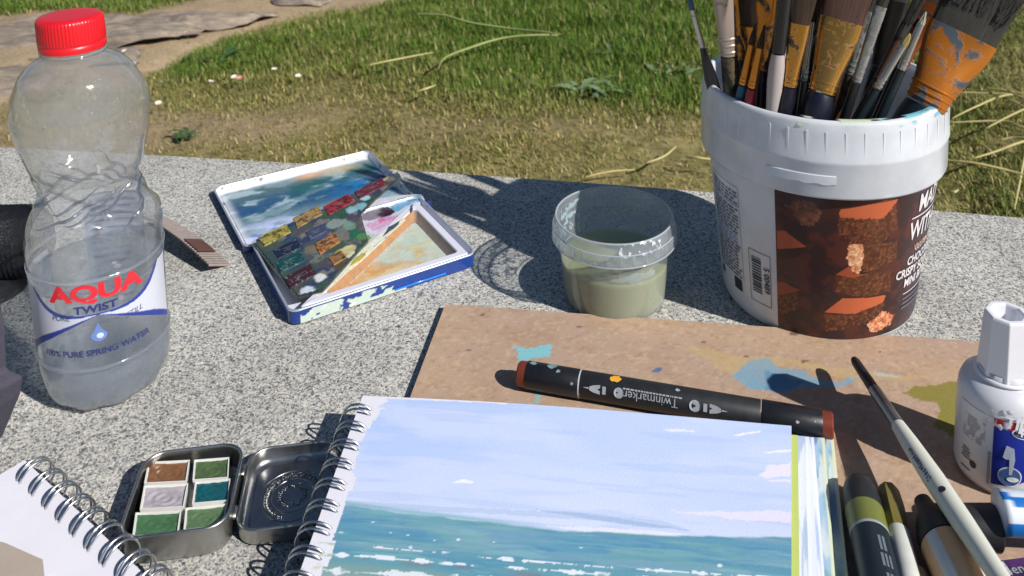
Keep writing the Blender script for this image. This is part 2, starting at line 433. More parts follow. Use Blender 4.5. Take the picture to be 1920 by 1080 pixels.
# rock path at the upper left
def rock(name, label, outline_px, z0, hgt, seed, cat='rock'):
    pts = [P(x, y, z0) for x, y in outline_px]
    cx_ = sum(p.x for p in pts) / len(pts); cy_ = sum(p.y for p in pts) / len(pts)
    o = np.array([(p.x - cx_, p.y - cy_) for p in pts]); n = 160
    seglen = np.linalg.norm(np.roll(o, -1, 0) - o, axis=1); cum = np.concatenate([[0], np.cumsum(seglen)])
    tt = np.linspace(0, cum[-1], n, endpoint=False)
    oc = np.vstack([o, o[:1]]); ring = np.stack([np.interp(tt, cum, oc[:, 0]), np.interp(tt, cum, oc[:, 1])], 1)
    for _ in range(2): ring = (np.roll(ring, 1, 0) + 2 * ring + np.roll(ring, -1, 0)) / 4
    V = []; rings = []
    for f, h in ((1.06, -0.06), (1.02, 0.0), (0.985, 0.55), (0.94, 0.9), (0.88, 1.0), (0.82, 1.0), (0.75, 1.0), (0.68, 1.0), (0.6, 1.0), (0.52, 1.0), (0.44, 1.0), (0.36, 1.0), (0.28, 1.0), (0.2, 1.0), (0.12, 1.0), (0.04, 1.0)):
        rr = ring * f; wx = rr[:, 0] + cx_; wy = rr[:, 1] + cy_
        ed = (fbm(wx * 9, wy * 16, seed + 3) - 0.5) * 0.22
        st = np.floor(fbm(wx * 2.2, wy * 7, seed) * 6) / 6
        zz = h * hgt * (0.75 + 0.5 * st) + (fbm(wx * 30, wy * 30, seed + 1) - 0.5) * 0.014 * (h > 0.3) + (fbm(wx * 4, wy * 11, seed + 5) - 0.50) * 0.06
        rings.append(np.stack([rr[:, 0] * (1 + ed), rr[:, 1] * (1 + ed), zz], 1))
    V, Fc = loft([[tuple(p) for p in r_] for r_ in rings], False, True)
    ob = mk(name, V, Fc, MATS['rock'], flatsharp=40)
    ob.location = (cx_, cy_, z0)
    return tag(ob, label, cat, 'rocks along the sandy path')
m, n, l, b = _new('rock'); MATS['rock'] = m
tc = n.new('ShaderNodeTexCoord'); nz = n.new('ShaderNodeTexNoise'); nz.inputs['Scale'].default_value = 9; nz.inputs['Detail'].default_value = 9; nz.inputs['Roughness'].default_value = 0.7
mp = n.new('ShaderNodeMapping'); mp.inputs['Scale'].default_value = (1, 3.2, 3); l.new(tc.outputs['Object'], mp.inputs[0]); l.new(mp.outputs[0], nz.inputs['Vector'])
cr = n.new('ShaderNodeValToRGB'); l.new(nz.outputs[0], cr.inputs[0])
cr.color_ramp.elements[0].position = 0.32; cr.color_ramp.elements[0].color = (*lin(96, 88, 84), 1)
cr.color_ramp.elements[1].position = 0.72; cr.color_ramp.elements[1].color = (*lin(190, 172, 148), 1)
e = cr.color_ramp.elements.new(0.5); e.color = (*lin(146, 132, 118), 1)
l.new(cr.outputs[0], b.inputs['Base Color']); b.inputs['Roughness'].default_value = 0.9
bp = n.new('ShaderNodeBump'); bp.inputs['Strength'].default_value = 0.8; bp.inputs['Distance'].default_value = 0.02; l.new(nz.outputs[0], bp.inputs['Height']); l.new(bp.outputs[0], b.inputs['Normal'])
rock('rock_slab', 'long grey brown rock slab behind the red bottle cap', [(-140, 60), (60, 38), (230, 44), (330, 48), (372, 62), (300, 82), (160, 92), (-140, 104)], GZ, 0.016, 3)
rock('rock_slab', 'low grey rock slab ending in the grass right of the bottle cap', [(190, 36), (300, 32), (420, 28), (520, 24), (470, 42), (400, 52), (330, 56), (230, 54)], GZ, 0.014, 9)
rock('rock_slab', 'dark brown rock slab left of the bottle neck', [(-140, 108), (40, 98), (150, 100), (260, 88), (250, 116), (120, 132), (-140, 146)], GZ, 0.016, 14)
rock('rock_slab', 'grey rock slab beside the bottle shoulder at the left edge', [(-160, 150), (30, 138), (110, 140), (80, 172), (-20, 190), (-160, 200)], GZ, 0.016, 21)
rock('rock_slab', 'pale flat stone far up the sandy path', [(480, -14), (560, -18), (640, -14), (600, 6), (520, 8)], GZ, 0.012, 27)

# daisies
m_petal = pm('daisy_petal', (0.82, 0.8, 0.78), 0.6, var=0.05); m_yellow = pm('daisy_centre', lin(225, 180, 50), 0.7); m_stem = pm('green_stem', lin(70, 100, 35), 0.6)
m_pink = pm('daisy_pink', lin(215, 150, 155), 0.6)
def daisy_proto(mat):
    t = thing('daisy', 'x', 'flower')
    V, Fc = tube([(0, 0, 0), (0.002, 0, 0.02), (0.001, 0.001, 0.032)], 0.0008, 5); mk('stem', V, Fc, m_stem, t)
    parts = []
    for k in range(11):
        a = 2 * math.pi * k / 11; d = Vector((math.cos(a), math.sin(a), 0)); s = Vector((-d.y, d.x, 0)); z = Vector((0, 0, 0.032))
        parts.append(([z + d * 0.001 - s * 0.0008, z + d * 0.001 + s * 0.0008, z + d * 0.0065 + s * 0.0018 + Vector((0, 0, 0.0035)), z + d * 0.008 + Vector((0, 0, 0.004)), z + d * 0.0065 - s * 0.0018 + Vector((0, 0, 0.0035))], [(0, 1, 2, 3, 4)]))
    V, Fc = join(*parts); mk('petal', V, Fc, mat, t)
    V, Fc = lathe([(0.0028, 0.032), (0.0022, 0.0345), (0.0005, 0.0355)], 10); mk('flower_centre', V, Fc, m_yellow, t)
    return t
d0 = daisy_proto(m_petal); d1 = daisy_proto(m_pink)
def place_copy(root, loc, rz, label, group, first):
    r = root if first else root.copy()
    if not first:
        COL.objects.link(r)
        for ch in root.children: share(ch, r)
    r.location = loc; r.rotation_euler = (random.uniform(-.3, .3), random.uniform(-.3, .3), rz); tag(r, label, None, group)
    return r
for i, (x, y) in enumerate(((352, 58), (440, 130), (512, 118), (555, 130), (388, 142), (306, 145), (268, 190), (298, 192), (240, 92), (252, 118))):
    q = P(x, y, GZ + 0.03); q.z = float(ground_z(np.array([q.x]), np.array([q.y]))[0])
    place_copy(d0, q, i * 1.3, 'tiny white daisy in the short grass right of the bottle', 'white daisies in the grass', i == 0)
q = P(455, 131, GZ + 0.03); q.z = float(ground_z(np.array([q.x]), np.array([q.y]))[0])
place_copy(d1, q, 0.4, 'tiny pink flower among the white daisies', None, True)

# broad-leaved weeds
m_leaf = pm('weed_leaf', lin(112, 132, 92), 0.55, var=0.25, scale=200); m_leaf2 = pm('weed_leaf_dark', lin(58, 88, 46), 0.55, var=0.25, scale=200)
def weed(px, py, n, L, label, mat, seed):
    rr = random.Random(seed); q = P(px, py, GZ + 0.02); q.z = float(ground_z(np.array([q.x]), np.array([q.y]))[0])
    t = thing('weed_plant', label, 'plant', q)
    for k in range(n):
        a = 2 * math.pi * k / n + rr.uniform(-.5, .5); ll = L * rr.uniform(0.45, 1.15); of = Vector((rr.gauss(0, L * 0.45), rr.gauss(0, L * 0.35), rr.uniform(0, 0.008))); up = rr.uniform(0.1, 0.55); w = ll * rr.uniform(0.10, 0.17)
        d = Vector((math.cos(a), math.sin(a), 0)); s = Vector((-d.y, d.x, 0)); V = []; Fc = []
        for j in range(7):
            f = j / 6; c_ = of + d * ll * f + Vector((0, 0, ll * up * math.sin(f * 2.0) * 0.6 + 0.003)); ww = w * math.sin(math.pi * min(1, f * 0.85 + 0.12)) * (1 + 0.25 * math.sin(j * 2.6))
            V += [c_ - s * ww + Vector((0, 0, ww * 0.4)), c_, c_ + s * ww + Vector((0, 0, ww * 0.4))]
        for j in range(6):
            for i in (0, 1): Fc.append((j * 3 + i, j * 3 + i + 1, j * 3 + 4 + i, j * 3 + 3 + i))
        mk('leaf', V, Fc, mat, t)
weed(1115, 165, 26, 0.065, 'grey green weed rosette in the grass left of the bucket', m_leaf, 1)
weed(1265, 128, 14, 0.055, 'small pale weed growing just left of the bucket rim', m_leaf, 4)
weed(1150, 100, 12, 0.045, 'low pale leaf cluster in the green grass behind the big weed', m_leaf, 6)
weed(405, 88, 26, 0.06, 'dark green weed clump in the grass right of the bottle cap', m_leaf2, 2)
weed(350, 250, 16, 0.035, 'small green tuft on the bare soil beside the bottle', m_leaf2, 3)

# dry stalks
m_straw = pm('straw', lin(190, 176, 120), 0.7, var=0.15, scale=120)
def stalk_curve(pxs, h=0.03, r0=0.0022, parent=None, name='stalk', mat=None, label=None):
    pts = []
    for i, (x, y) in enumerate(pxs):
        pts.append(P(x, y, GZ + h + 0.006 * math.sin(i * 1.7)))
    # resample smoothly
    out = []
    for i in range(len(pts) - 1):
        p0 = pts[max(0, i - 1)]; p1 = pts[i]; p2 = pts[i + 1]; p3 = pts[min(len(pts) - 1, i + 2)]
        for k in range(5):
            t = k / 5; out.append(0.5 * ((2 * p1) + (p2 - p0) * t + (2 * p0 - 5 * p1 + 4 * p2 - p3) * t * t + (3 * p1 - p0 - 3 * p2 + p3) * t ** 3))
    out.append(pts[-1]); m_ = len(out)
    V, Fc = tube(out, [r0 * (0.35 + 0.65 * math.sin(math.pi * min(1, 0.12 + i / m_ * 0.9))) for i in range(m_)], 5)
    if parent: return mk(name, V, Fc, mat or m_straw, parent, world=True)
    o = mk(name, [tuple(Vector(v) - pts[0]) for v in V], Fc, mat or m_straw); o.location = pts[0]
    return tag(o, label, 'grass stalk', 'dry grass stalks on the lawn')
m_pale = pm('pale_green_stalk', lin(150, 160, 98), 0.7)
stalk_curve([(776, 26), (830, 28), (880, 42), (960, 54), (1020, 60), (1050, 64)], 0.05, 0.0035, name='dry_grass_stalk', mat=m_pale, label='long pale bent grass stalk lying across the green grass')
stalk_curve([(1046, 66), (1000, 66), (940, 72), (880, 90), (835, 108), (822, 128)], 0.045, 0.0032, name='dry_grass_stalk', mat=m_pale, label='pale grass stalk curving down left below the long bent stalk')
stalk_curve([(690, 122), (740, 112), (812, 98)], 0.04, 0.0026, name='dry_grass_stalk', label='straight straw stalk left of the curved pale stalk')
stalk_curve([(780, 172), (800, 166), (818, 159)], 0.03, 0.0028, name='dry_grass_stalk', label='short straw bit lying mid lawn left of the weeds')
stalk_curve([(1210, 306), (1245, 293), (1268, 274)], 0.03, 0.0024, name='dry_grass_stalk', label='straw bit just behind the shaded bench edge left of the bucket')
stalk_curve([(1095, 333), (1140, 322), (1190, 318)], 0.02, 0.0018, name='dry_grass_stalk', label='thin straw along the bench edge behind the plastic pot')
stalk_curve([(1285, 293), (1310, 296), (1345, 300)], 0.03, 0.0024, name='dry_grass_stalk', label='straw bit touching the left side of the bucket')
st = thing('straw_tuft', 'tuft of dry straw stalks right of the paint bucket', 'grass stalk', P(1930, 180, GZ))
for pts_ in ([(1990, 196), (1915, 182), (1880, 160), (1830, 127)], [(1990, 186), (1920, 176), (1870, 168), (1835, 163)], [(1995, 180), (1920, 178), (1850, 175), (1775, 172)],
             [(1985, 178), (1890, 178), (1830, 200), (1785, 222)], [(2000, 260), (1920, 240), (1880, 227), (1775, 230)], [(2000, 240), (1910, 268), (1870, 283), (1825, 297)],
             [(1935, 240), (1922, 290), (1912, 340), (1902, 392)], [(1770, 300), (1830, 306), (1900, 322), (1960, 340)], [(1996, 205), (1940, 200), (1900, 214), (1850, 240)], [(2000, 225), (1930, 205), (1900, 190), (1885, 186)],
             [(1843, 272), (1856, 282), (1868, 294)], [(1782, 362), (1790, 360), (1797, 356)], [(2000, 255), (1940, 258), (1900, 258), (1876, 262)]):
    stalk_curve(pts_, 0.035 + random.random() * 0.03, 0.0023, st)

# ================================================================== BENCH
edge_px = [(0, 272), (290, 289), (700, 311), (1000, 331), (1340, 357), (1740, 389), (1920, 405)]
ew = [P(x, y, 0) for x, y in edge_px]
cf = np.polyfit([p.x for p in ew], [p.y for p in ew], 2)
bench = thing('granite_bench', 'speckled grey granite bench the painting things stand on', 'bench', (0, 0.4, -0.45))
m, n, l, b = _new('granite'); MATS['granite'] = m
tc = n.new('ShaderNodeTexCoord')
def vor(scale, rnd=1.0):
    v = n.new('ShaderNodeTexVoronoi'); v.inputs['Scale'].default_value = scale; l.new(dst, v.inputs['Vector']); return v
nzw = n.new('ShaderNodeTexNoise'); nzw.inputs['Scale'].default_value = 300; l.new(tc.outputs['Object'], nzw.inputs['Vector'])
vm = n.new('ShaderNodeVectorMath'); vm.operation = 'MULTIPLY_ADD'; l.new(nzw.outputs['Color'], vm.inputs[0]); vm.inputs[1].default_value = (0.0022,) * 3
l.new(tc.outputs['Object'], vm.inputs[2]); dst = vm.outputs[0]
v1 = vor(980); v2 = vor(1500); v3 = vor(560)
def ramp(src, stops, const=False):
    r_ = n.new('ShaderNodeValToRGB'); r_.color_ramp.interpolation = 'CONSTANT' if const else 'LINEAR'
    while len(r_.color_ramp.elements) < len(stops): r_.color_ramp.elements.new(0.5)
    for e_, (p_, c_) in zip(r_.color_ramp.elements, stops): e_.position = p_; e_.color = (*c_, 1)
    l.new(src, r_.inputs[0]); return r_
sep = n.new('ShaderNodeSeparateColor'); l.new(v1.outputs['Color'], sep.inputs[0])
r1 = ramp(sep.outputs[0], [(0, (0.62, 0.60, 0.56)), (0.34, (0.50, 0.49, 0.47)), (0.60, (0.36, 0.36, 0.36)), (0.76, (0.66, 0.62, 0.55)), (0.88, (0.25, 0.25, 0.26))], True)
sep2 = n.new('ShaderNodeSeparateColor'); l.new(v2.outputs['Color'], sep2.inputs[0])
r2 = ramp(sep2.outputs[1], [(0, (0.25, 0.25, 0.26)), (0.12, (1, 1, 1)), (0.8, (1.1, 1.08, 1.05)), (0.9, (0.7, 0.7, 0.7))], True)
sep3 = n.new('ShaderNodeSeparateColor'); l.new(v3.outputs['Color'], sep3.inputs[0])
r3 = ramp(sep3.outputs[2], [(0, (0.42, 0.42, 0.43)), (0.09, (0.92, 0.92, 0.9)), (0.6, (1.08, 1.07, 1.04))], True)
mx1 = n.new('ShaderNodeMix'); mx1.data_type = 'RGBA'; mx1.blend_type = 'MULTIPLY'; mx1.inputs[0].default_value = 0.85; l.new(r1.outputs[0], mx1.inputs[6]); l.new(r2.outputs[0], mx1.inputs[7])
mx2 = n.new('ShaderNodeMix'); mx2.data_type = 'RGBA'; mx2.blend_type = 'MULTIPLY'; mx2.inputs[0].default_value = 0.9; l.new(mx1.outputs[2], mx2.inputs[6]); l.new(r3.outputs[0], mx2.inputs[7])
nl = n.new('ShaderNodeTexNoise'); nl.inputs['Scale'].default_value = 11; nl.inputs['Detail'].default_value = 9; nl.inputs['Roughness'].default_value = 0.68; l.new(tc.outputs['Object'], nl.inputs['Vector'])
rl = ramp(nl.outputs[0], [(0.3, (0.80, 0.79, 0.78)), (0.5, (0.98, 0.98, 0.97)), (0.7, (1.14, 1.14, 1.13))])
mx3 = n.new('ShaderNodeMix'); mx3.data_type = 'RGBA'; mx3.blend_type = 'MULTIPLY'; mx3.inputs[0].default_value = 1; l.new(mx2.outputs[2], mx3.inputs[6]); l.new(rl.outputs[0], mx3.inputs[7])
l.new(mx3.outputs[2], b.inputs['Base Color']); b.inputs['Roughness'].default_value = 0.62; b.inputs['Specular IOR Level'].default_value = 0.35
bp = n.new('ShaderNodeBump'); bp.inputs['Strength'].default_value = 0.35; bp.inputs['Distance'].default_value = 0.0012
nb = n.new('ShaderNodeTexNoise'); nb.inputs['Scale'].default_value = 650; nb.inputs['Detail'].default_value = 3; l.new(tc.outputs['Object'], nb.inputs['Vector']); l.new(nb.outputs[0], bp.inputs['Height']); l.new(bp.outputs[0], b.inputs['Normal'])
xs = np.linspace(-1.3, 1.3, 81)
ye = np.polyval(cf, np.clip(xs, -0.7, 0.7)) + np.where(np.abs(xs) > 0.7, (xs - np.clip(xs, -0.7, 0.7)) * (2 * cf[0] * np.clip(xs, -0.7, 0.7) + cf[1]), 0)
rings = []
for dy, z in ((0.0, -0.12), (0.0, -0.004), (-0.0012, -0.0012), (-0.004, 0.0)):
    rings.append([(x, y + dy, z) for x, y in zip(xs, ye)] + [(x, -0.12 - dy, z) for x in xs[::-1]])
V, Fc = loft(rings, True, False)
nx = len(xs); top = 3 * 2 * nx
for k in range(nx - 1): Fc.append((top + k, top + k + 1, top + 2 * nx - 2 - k, top + 2 * nx - 1 - k)[::-1])
mk('slab', V, Fc, m, bench, smooth_=False, world=True)
for x0 in (-0.75, 0.75):
    V, Fc = box_bevel(0.22, 0.42, 0.33, 0.006, 2, (x0, 0.27, -0.285)); mk('support', V, Fc, m, bench, smooth_=False, world=True)

# ================================================================== BOARD
BT = 0.0045
bA, bB, bC = P(835, 570, BT), P(1830, 640, BT), P(765, 745, BT)
u_ = (bB - bA); u_.z = 0; u_.normalize(); v_ = Vector((u_.y, -u_.x, 0))          # right, towards the camera
BW, BH = 0.46, 0.34
board = thing('hardboard_panel', 'brown hardboard panel with blue and olive paint stains lying on the bench', 'board', (bA.x, bA.y, 0))
nu, nv = 330, 240
U, Vv = np.meshgrid(np.linspace(0, BW, nu), np.linspace(0, BH, nv))
def board_uv(px, py):
    d = P(px, py, BT) - bA; return d.dot(u_), d.dot(v_)
c = np.zeros(U.shape + (3,)) + np.array(lin(176, 150, 131))
c = mixc(c, lin(164, 130, 100), smooth(0.4, 0.75, fbm(U * 90, Vv * 90, 61)) * 0.35)
c = mixc(c, lin(196, 166, 130), smooth(0.45, 0.8, fbm(U * 14, Vv * 30, 62)) * 0.35)
fl = fbm(U * 420, Vv * 620, 63, 2); c = mixc(c, lin(206, 178, 150), smooth(0.62, 0.8, fl) * 0.45); c = mixc(c, lin(148, 114, 88), smooth(0.34, 0.2, fl) * 0.4)
def stain(poly, col, op=1.0, rag=0.004, sc=120, seed=0, fade=0.0):
    global c
    q = [board_uv(*p) for p in poly]
    xx = U + (fbm(U * sc, Vv * sc, 70 + seed) - 0.5) * rag * 2; yy = Vv + (fbm(U * sc, Vv * sc, 80 + seed) - 0.5) * rag * 2
    m_ = inpoly(xx, yy, q).astype(float)
    m_ *= op * (1 - fade * fbm(U * 90, Vv * 90, 90 + seed))
    c = mixc(c, lin(*col), np.clip(m_, 0, 1))
stain([(1275, 655), (1400, 662), (1560, 690), (1690, 700), (1760, 712), (1600, 712), (1480, 690), (1370, 700)], (190, 165, 112), 0.7, 0.006, 60, 1, 0.5)
stain([(966, 650), (1000, 652), (1036, 643), (1030, 668), (1004, 672), (975, 678)], (122, 190, 200), 0.95, 0.002, 200, 2, 0.15)
stain([(1002, 730), (1016, 730), (1012, 758), (1000, 758)], (122, 185, 190), 0.8, 0.001, 200, 3, 0.3)
stain([(1370, 705), (1395, 672), (1430, 672), (1460, 690), (1510, 694), (1520, 702), (1560, 712), (1605, 708), (1630, 702), (1560, 724), (1500, 728), (1470, 740), (1420, 732), (1400, 722), (1376, 714)], (104, 160, 186), 0.95, 0.005, 90, 4, 0.45)
stain([(1440, 700), (1475, 702), (1510, 714), (1490, 728), (1455, 735), (1425, 722)], (66, 132, 176), 0.75, 0.005, 100, 5, 0.4)
stain([(1630, 696), (1650, 700), (1700, 708), (1650, 706)], (170, 195, 200), 0.8, 0.001, 150, 6, 0.2)
stain([(1690, 736), (1720, 724), (1770, 722), (1800, 714), (1840, 720), (1860, 740), (1850, 770), (1810, 780), (1820, 812), (1780, 818), (1745, 800), (1765, 780), (1755, 752), (1715, 750)], (128, 122, 44), 0.95, 0.0025, 160, 7, 0.12)
stain([(1222, 692), (1236, 690), (1238, 697), (1224, 700)], (70, 100, 150), 0.9, 0.001, 200, 8)
for (x, y, rx, ry) in ((905, 590, 5, 2.5), (1398, 668, 7, 3), (1508, 677, 8, 3), (1490, 625, 12, 4), (1320, 640, 4, 2), (880, 655, 4, 2), (1085, 612, 4, 2), (1650, 660, 4, 2)):
    stain([(x + rx * math.cos(a), y + ry * math.sin(a)) for a in np.linspace(0, 6.28, 9)[:-1]], (112, 82, 62), 0.9, 0.0005, 200, int(x))
pos = np.array(bA)[None, :2] + U.reshape(-1, 1) * np.array(u_)[None, :2] + Vv.reshape(-1, 1) * np.array(v_)[None, :2]
V = np.hstack([pos, np.full((len(pos), 1), BT)])
mk('stained_face', V, grid_faces(nu, nv)[:, ::-1], vcol('hardboard_face', 0.75, bump=0.15, bscale=1300, var=0.10, nscale=900, spec=0.3), board, world=True, colors=c.reshape(-1, 3))
cs = [bA, bA + u_ * BW, bA + u_ * BW + v_ * BH, bA + v_ * BH]
V, Fc = prism([Vector((p.x, p.y, 0.0006)) for p in cs[::-1]], BT - 0.0006 - 0.0003, (0, 0, 1))
mk('panel_core', V, Fc, pm('hardboard_edge', lin(120, 88, 62), 0.85, bump=0.3), board, smooth_=False, world=True)

# ================================================================== WATER BOTTLE
bb = P(205, 710, 0); BC = (bb.x, bb.y)
prof = [(0.0240, 0.0), (0.0285, 0.0010), (0.0322, 0.0040), (0.0350, 0.0100), (0.0364, 0.0180), (0.0369, 0.0250), (0.0365, 0.0290), (0.0365, 0.0425), (0.0368, 0.0668), (0.0376, 0.0840), (0.0380, 0.0911), (0.0370, 0.0970), (0.0331, 0.1060),
        (0.0283, 0.1122), (0.0278, 0.1150), (0.0292, 0.1214), (0.0321, 0.1305), (0.0356, 0.1420), (0.0374, 0.1525), (0.0374, 0.1575), (0.0356, 0.1640), (0.0301, 0.1745), (0.0245, 0.1795), (0.0182, 0.1826), (0.0166, 0.1845), (0.0164, 0.1890), (0.0164, 0.2000)]
pr = np.array(prof); zs = np.linspace(0, 0.2000, 170)
def _interp_smooth(z):
    return np.interp(z, pr[:, 1], pr[:, 0])
rz = _interp_smooth(zs) / 1.10
for _ in range(2): rz[1:-1] = (rz[:-2] + 2 * rz[1:-1] + rz[2:]) / 4
def brad(z): return float(np.interp(z, zs, rz))
def bottle_r(r, z, t):
    w = math.exp(-((z - 0.1105) / 0.0110) ** 2)                   # the twisted waist
    f = -0.0024 * w * abs(math.sin(3 * t + 230 * (z - 0.11))) ** 4 * 1.5 + 0.0009 * w * math.sin(8 * t + 520 * z + 1)
    w2 = math.exp(-((z - 0.0970) / 0.012) ** 2); f += 0.0008 * w2 * math.sin(3 * t + 150 * z)
    f += 0.0004 * math.exp(-((z - 0.0735) / 0.0015) ** 2) - 0.0006 * math.exp(-((z - 0.0775) / 0.0015) ** 2)
    base = math.exp(-((z - 0.004) / 0.006) ** 2) * 0.0008 * math.cos(10 * t) * (1 + 0.4 * math.sin(3 * t))
    dent = 0.0006 * math.sin(2 * t + 60 * z) * math.exp(-((z - 0.15) / 0.02) ** 2)
    return r + f + base + dent
def bend(x, y, z):
    return (x - 0.0022 * smooth(0.12, 0.21, z), y, z + 0.0040 * smooth(0.11, 0.18, z))
bottle = thing('water_bottle', 'clear twist-waisted plastic water bottle with red screw cap, half full', 'bottle', (BC[0], BC[1], 0))
NB = 112
V, Fc = lathe([(r, z) for r, z in zip(rz, zs)], NB, True, False, fn=bottle_r)
V = [bend(*p) for p in V]
m_shell = thin_plastic('bottle_plastic', (0.975, 0.985, 0.995), 0.05, (0.80, 0.84, 0.93), gloss=1.7, rough=0.085, refr=0.32, zmilk=(0.09, 0.13, 3.0), gbump=0.30)
mk('bottle_shell', V, Fc, m_shell, bottle)
# droplets and specks inside the bulb
dp = []
rr = random.Random(4)
for k in range(46):
    z = rr.uniform(0.134, 0.178); t = rr.uniform(-1.3, 1.3); r = brad(z) + 0.0001; s = rr.uniform(0.0003, 0.0008)
    x0, y0 = r * math.sin(t), -r * math.cos(t); nrm = Vector((math.sin(t), -math.cos(t), 0)); tg = Vector((math.cos(t), math.sin(t), 0))
    ring = [Vector((x0, y0, z)) + tg * s * math.cos(a) + Vector((0, 0, 1)) * s * 0.8 * math.sin(a) for a in np.linspace(0, 6.283, 7)[:-1]]
    dp.append((ring + [Vector((x0, y0, z)) + nrm * s * 0.6], [(i, (i + 1) % 6, 6) for i in range(6)]))
V, Fc = join(*dp); V = [bend(*p) for p in V]
mk('water_droplets', V, Fc, pm('droplet', (0.25, 0.26, 0.28), 0.08, var=0.3), bottle)
# the water: solid of clear refracting liquid up to the fill line, sunlit glow painted in as milk
WZ = 0.0690
wz = np.concatenate([[0.0016], np.linspace(0.003, WZ - 0.0006, 46), [WZ]])
V, Fc = lathe([(max(0.001, brad(z) - (0.0009 if z < WZ - 1e-6 else 0.0012)), z) for z in wz], NB, True, True, fn=lambda r, z, t: bottle_r(r, z, t))
m_water, n, l, b = _new('clear_water_glow')
b.inputs['Base Color'].default_value = (0.985, 0.993, 1.0, 1); b.inputs['Transmission Weight'].default_value = 1; b.inputs['Roughness'].default_value = 0.0; b.inputs['IOR'].default_value = 1.33
gw = n.new('ShaderNodeBsdfTransparent'); gw.inputs[0].default_value = (0.965, 0.98, 0.99, 1); mw = n.new('ShaderNodeMixShader'); mw.inputs[0].default_value = 0.62
l.new(b.outputs[0], mw.inputs[1]); l.new(gw.outputs[0], mw.inputs[2])
ws = n.new('ShaderNodeBsdfTranslucent'); ws.inputs[0].default_value = (0.90, 0.95, 1.0, 1); wd_ = n.new('ShaderNodeBsdfDiffuse'); wd_.inputs[0].default_value = (0.90, 0.95, 1.0, 1); wm = n.new('ShaderNodeMixShader'); l.new(ws.outputs[0], wm.inputs[1]); l.new(wd_.outputs[0], wm.inputs[2])
wf = n.new('ShaderNodeMixShader'); wf.inputs[0].default_value = 0.09; l.new(mw.outputs[0], wf.inputs[1]); l.new(wm.outputs[0], wf.inputs[2]); l.new(wf.outputs[0], n['Material Output'].inputs[0])
water_o = mk('water', V, Fc, m_water, bottle)
rr = random.Random(12); cz = np.linspace(0.003, 0.026, 15); rg = []
m_mould = thin_plastic('moulded_glow_plastic', (0.97, 0.98, 0.99), 0.20, (0.82, 0.88, 0.98), gloss=3.5, rough=0.10, refr=0.35, gbump=0.6)
for z in cz:
    rg.append([((brad(z) - 0.0013 + 0.0009 * math.sin(5 * t_ + 300 * z) * math.sin(11 * t_ + 2) + rr.uniform(-0.0005, 0.0005)) * math.sin(t_), -(brad(z) - 0.0013 + 0.0009 * math.sin(5 * t_ + 300 * z) * math.sin(11 * t_ + 2) + rr.uniform(-0.0005, 0.0005)) * math.cos(t_), z) for t_ in np.linspace(0, 2 * math.pi, 61)[:-1]])
V, Fc = loft(rg, False, False); mk('base_glow_sheet', V, Fc, m_mould, bottle)  # crinkled sheet added for sparkle, pale sunlit glow put into its milk
V, Fc = lathe([(brad(WZ) - 0.0006 + 0.0005 * math.cos(a), WZ + 0.0005 * math.sin(a)) for a in np.linspace(0, 2 * math.pi, 9)], NB, False, False); mk('waterline_glint', V, Fc, thin_plastic('waterline_glint_plastic', (0.96, 0.97, 0.99), 0.22, (0.85, 0.9, 0.96), gloss=3.0, rough=0.05), bottle)  # bright ring: light along the water's edge painted into its milk
for zr_ in (0.0285, 0.0775):
    V, Fc = lathe([(brad(zr_) + 0.0001 + 0.0007 * math.cos(a), zr_ + 0.0011 * math.sin(a)) for a in np.linspace(-1.57, 1.57, 7)], NB, False, False); mk('moulded_ring', V, Fc, m_mould, bottle)
# twisted creases round the waist, dark and bright streaks put into tint and gloss
m_crease = thin_plastic('crease_streak_plastic', (0.70, 0.74, 0.80), 0.10, (0.8, 0.85, 0.95), gloss=4.5, rough=0.06, refr=0.5)
rr = random.Random(21)
for k in range(15):
    ta0 = 2 * math.pi * k / 15 + rr.uniform(-0.15, 0.15); ln_t = rr.uniform(0.8, 1.5); za0 = rr.uniform(0.0985, 0.1085); zl_ = rr.uniform(0.010, 0.022); pts_ = []; rad_ = []
    for j in range(15):
        f = j / 14; t_ = ta0 + ln_t * f; z = za0 + zl_ * f ** 1.3; q_ = bottle_r(brad(z), z, t_) - 0.0001
        pts_.append(bend(q_ * math.sin(t_), -q_ * math.cos(t_), z)); rad_.append(0.00012 + 0.0008 * math.sin(math.pi * f) ** 1.5)
    V, Fc = tube(pts_, rad_, 7); mk('waist_crease', V, Fc, m_crease, bottle)
# cap
m_red = pm('red_cap', lin(214, 24, 36), 0.35, var=0.06, scale=80, spec=0.5)
rings = []; nc = 240
for r, z, kn in ((0.0152, 0.1868, 0), (0.0163, 0.1871, 0), (0.01645, 0.1884, 0), (0.01645, 0.1902, 0), (0.0161, 0.1905, 0), (0.0161, 0.1910, 0), (0.0163, 0.1913, 0), (0.0164, 0.1918, 1), (0.0162, 0.2018, 1), (0.0159, 0.2032, 0.4), (0.0150, 0.2040, 0), (0.0110, 0.2042, 0), (0.002, 0.2042, 0)):
    rings.append([((r + kn * 0.00016 * (1 if k % 4 < 2 else -1)) * math.sin(2 * math.pi * k / nc), -(r + kn * 0.00016 * (1 if k % 4 < 2 else -1)) * math.cos(2 * math.pi * k / nc), z) for k in range(nc)])
V, Fc = loft(rings, True, True); V = [bend(*p) for p in V]
capo = mk('screw_cap', V, Fc, m_red, bottle, flatsharp=50)
V, Fc = lathe([(0.0150, 0.1848), (0.0165, 0.1850), (0.0165, 0.1859), (0.0150, 0.1861)], 64, False, False); V = [bend(*p) for p in V]
mk('neck_ring', V, Fc, m_shell, bottle)

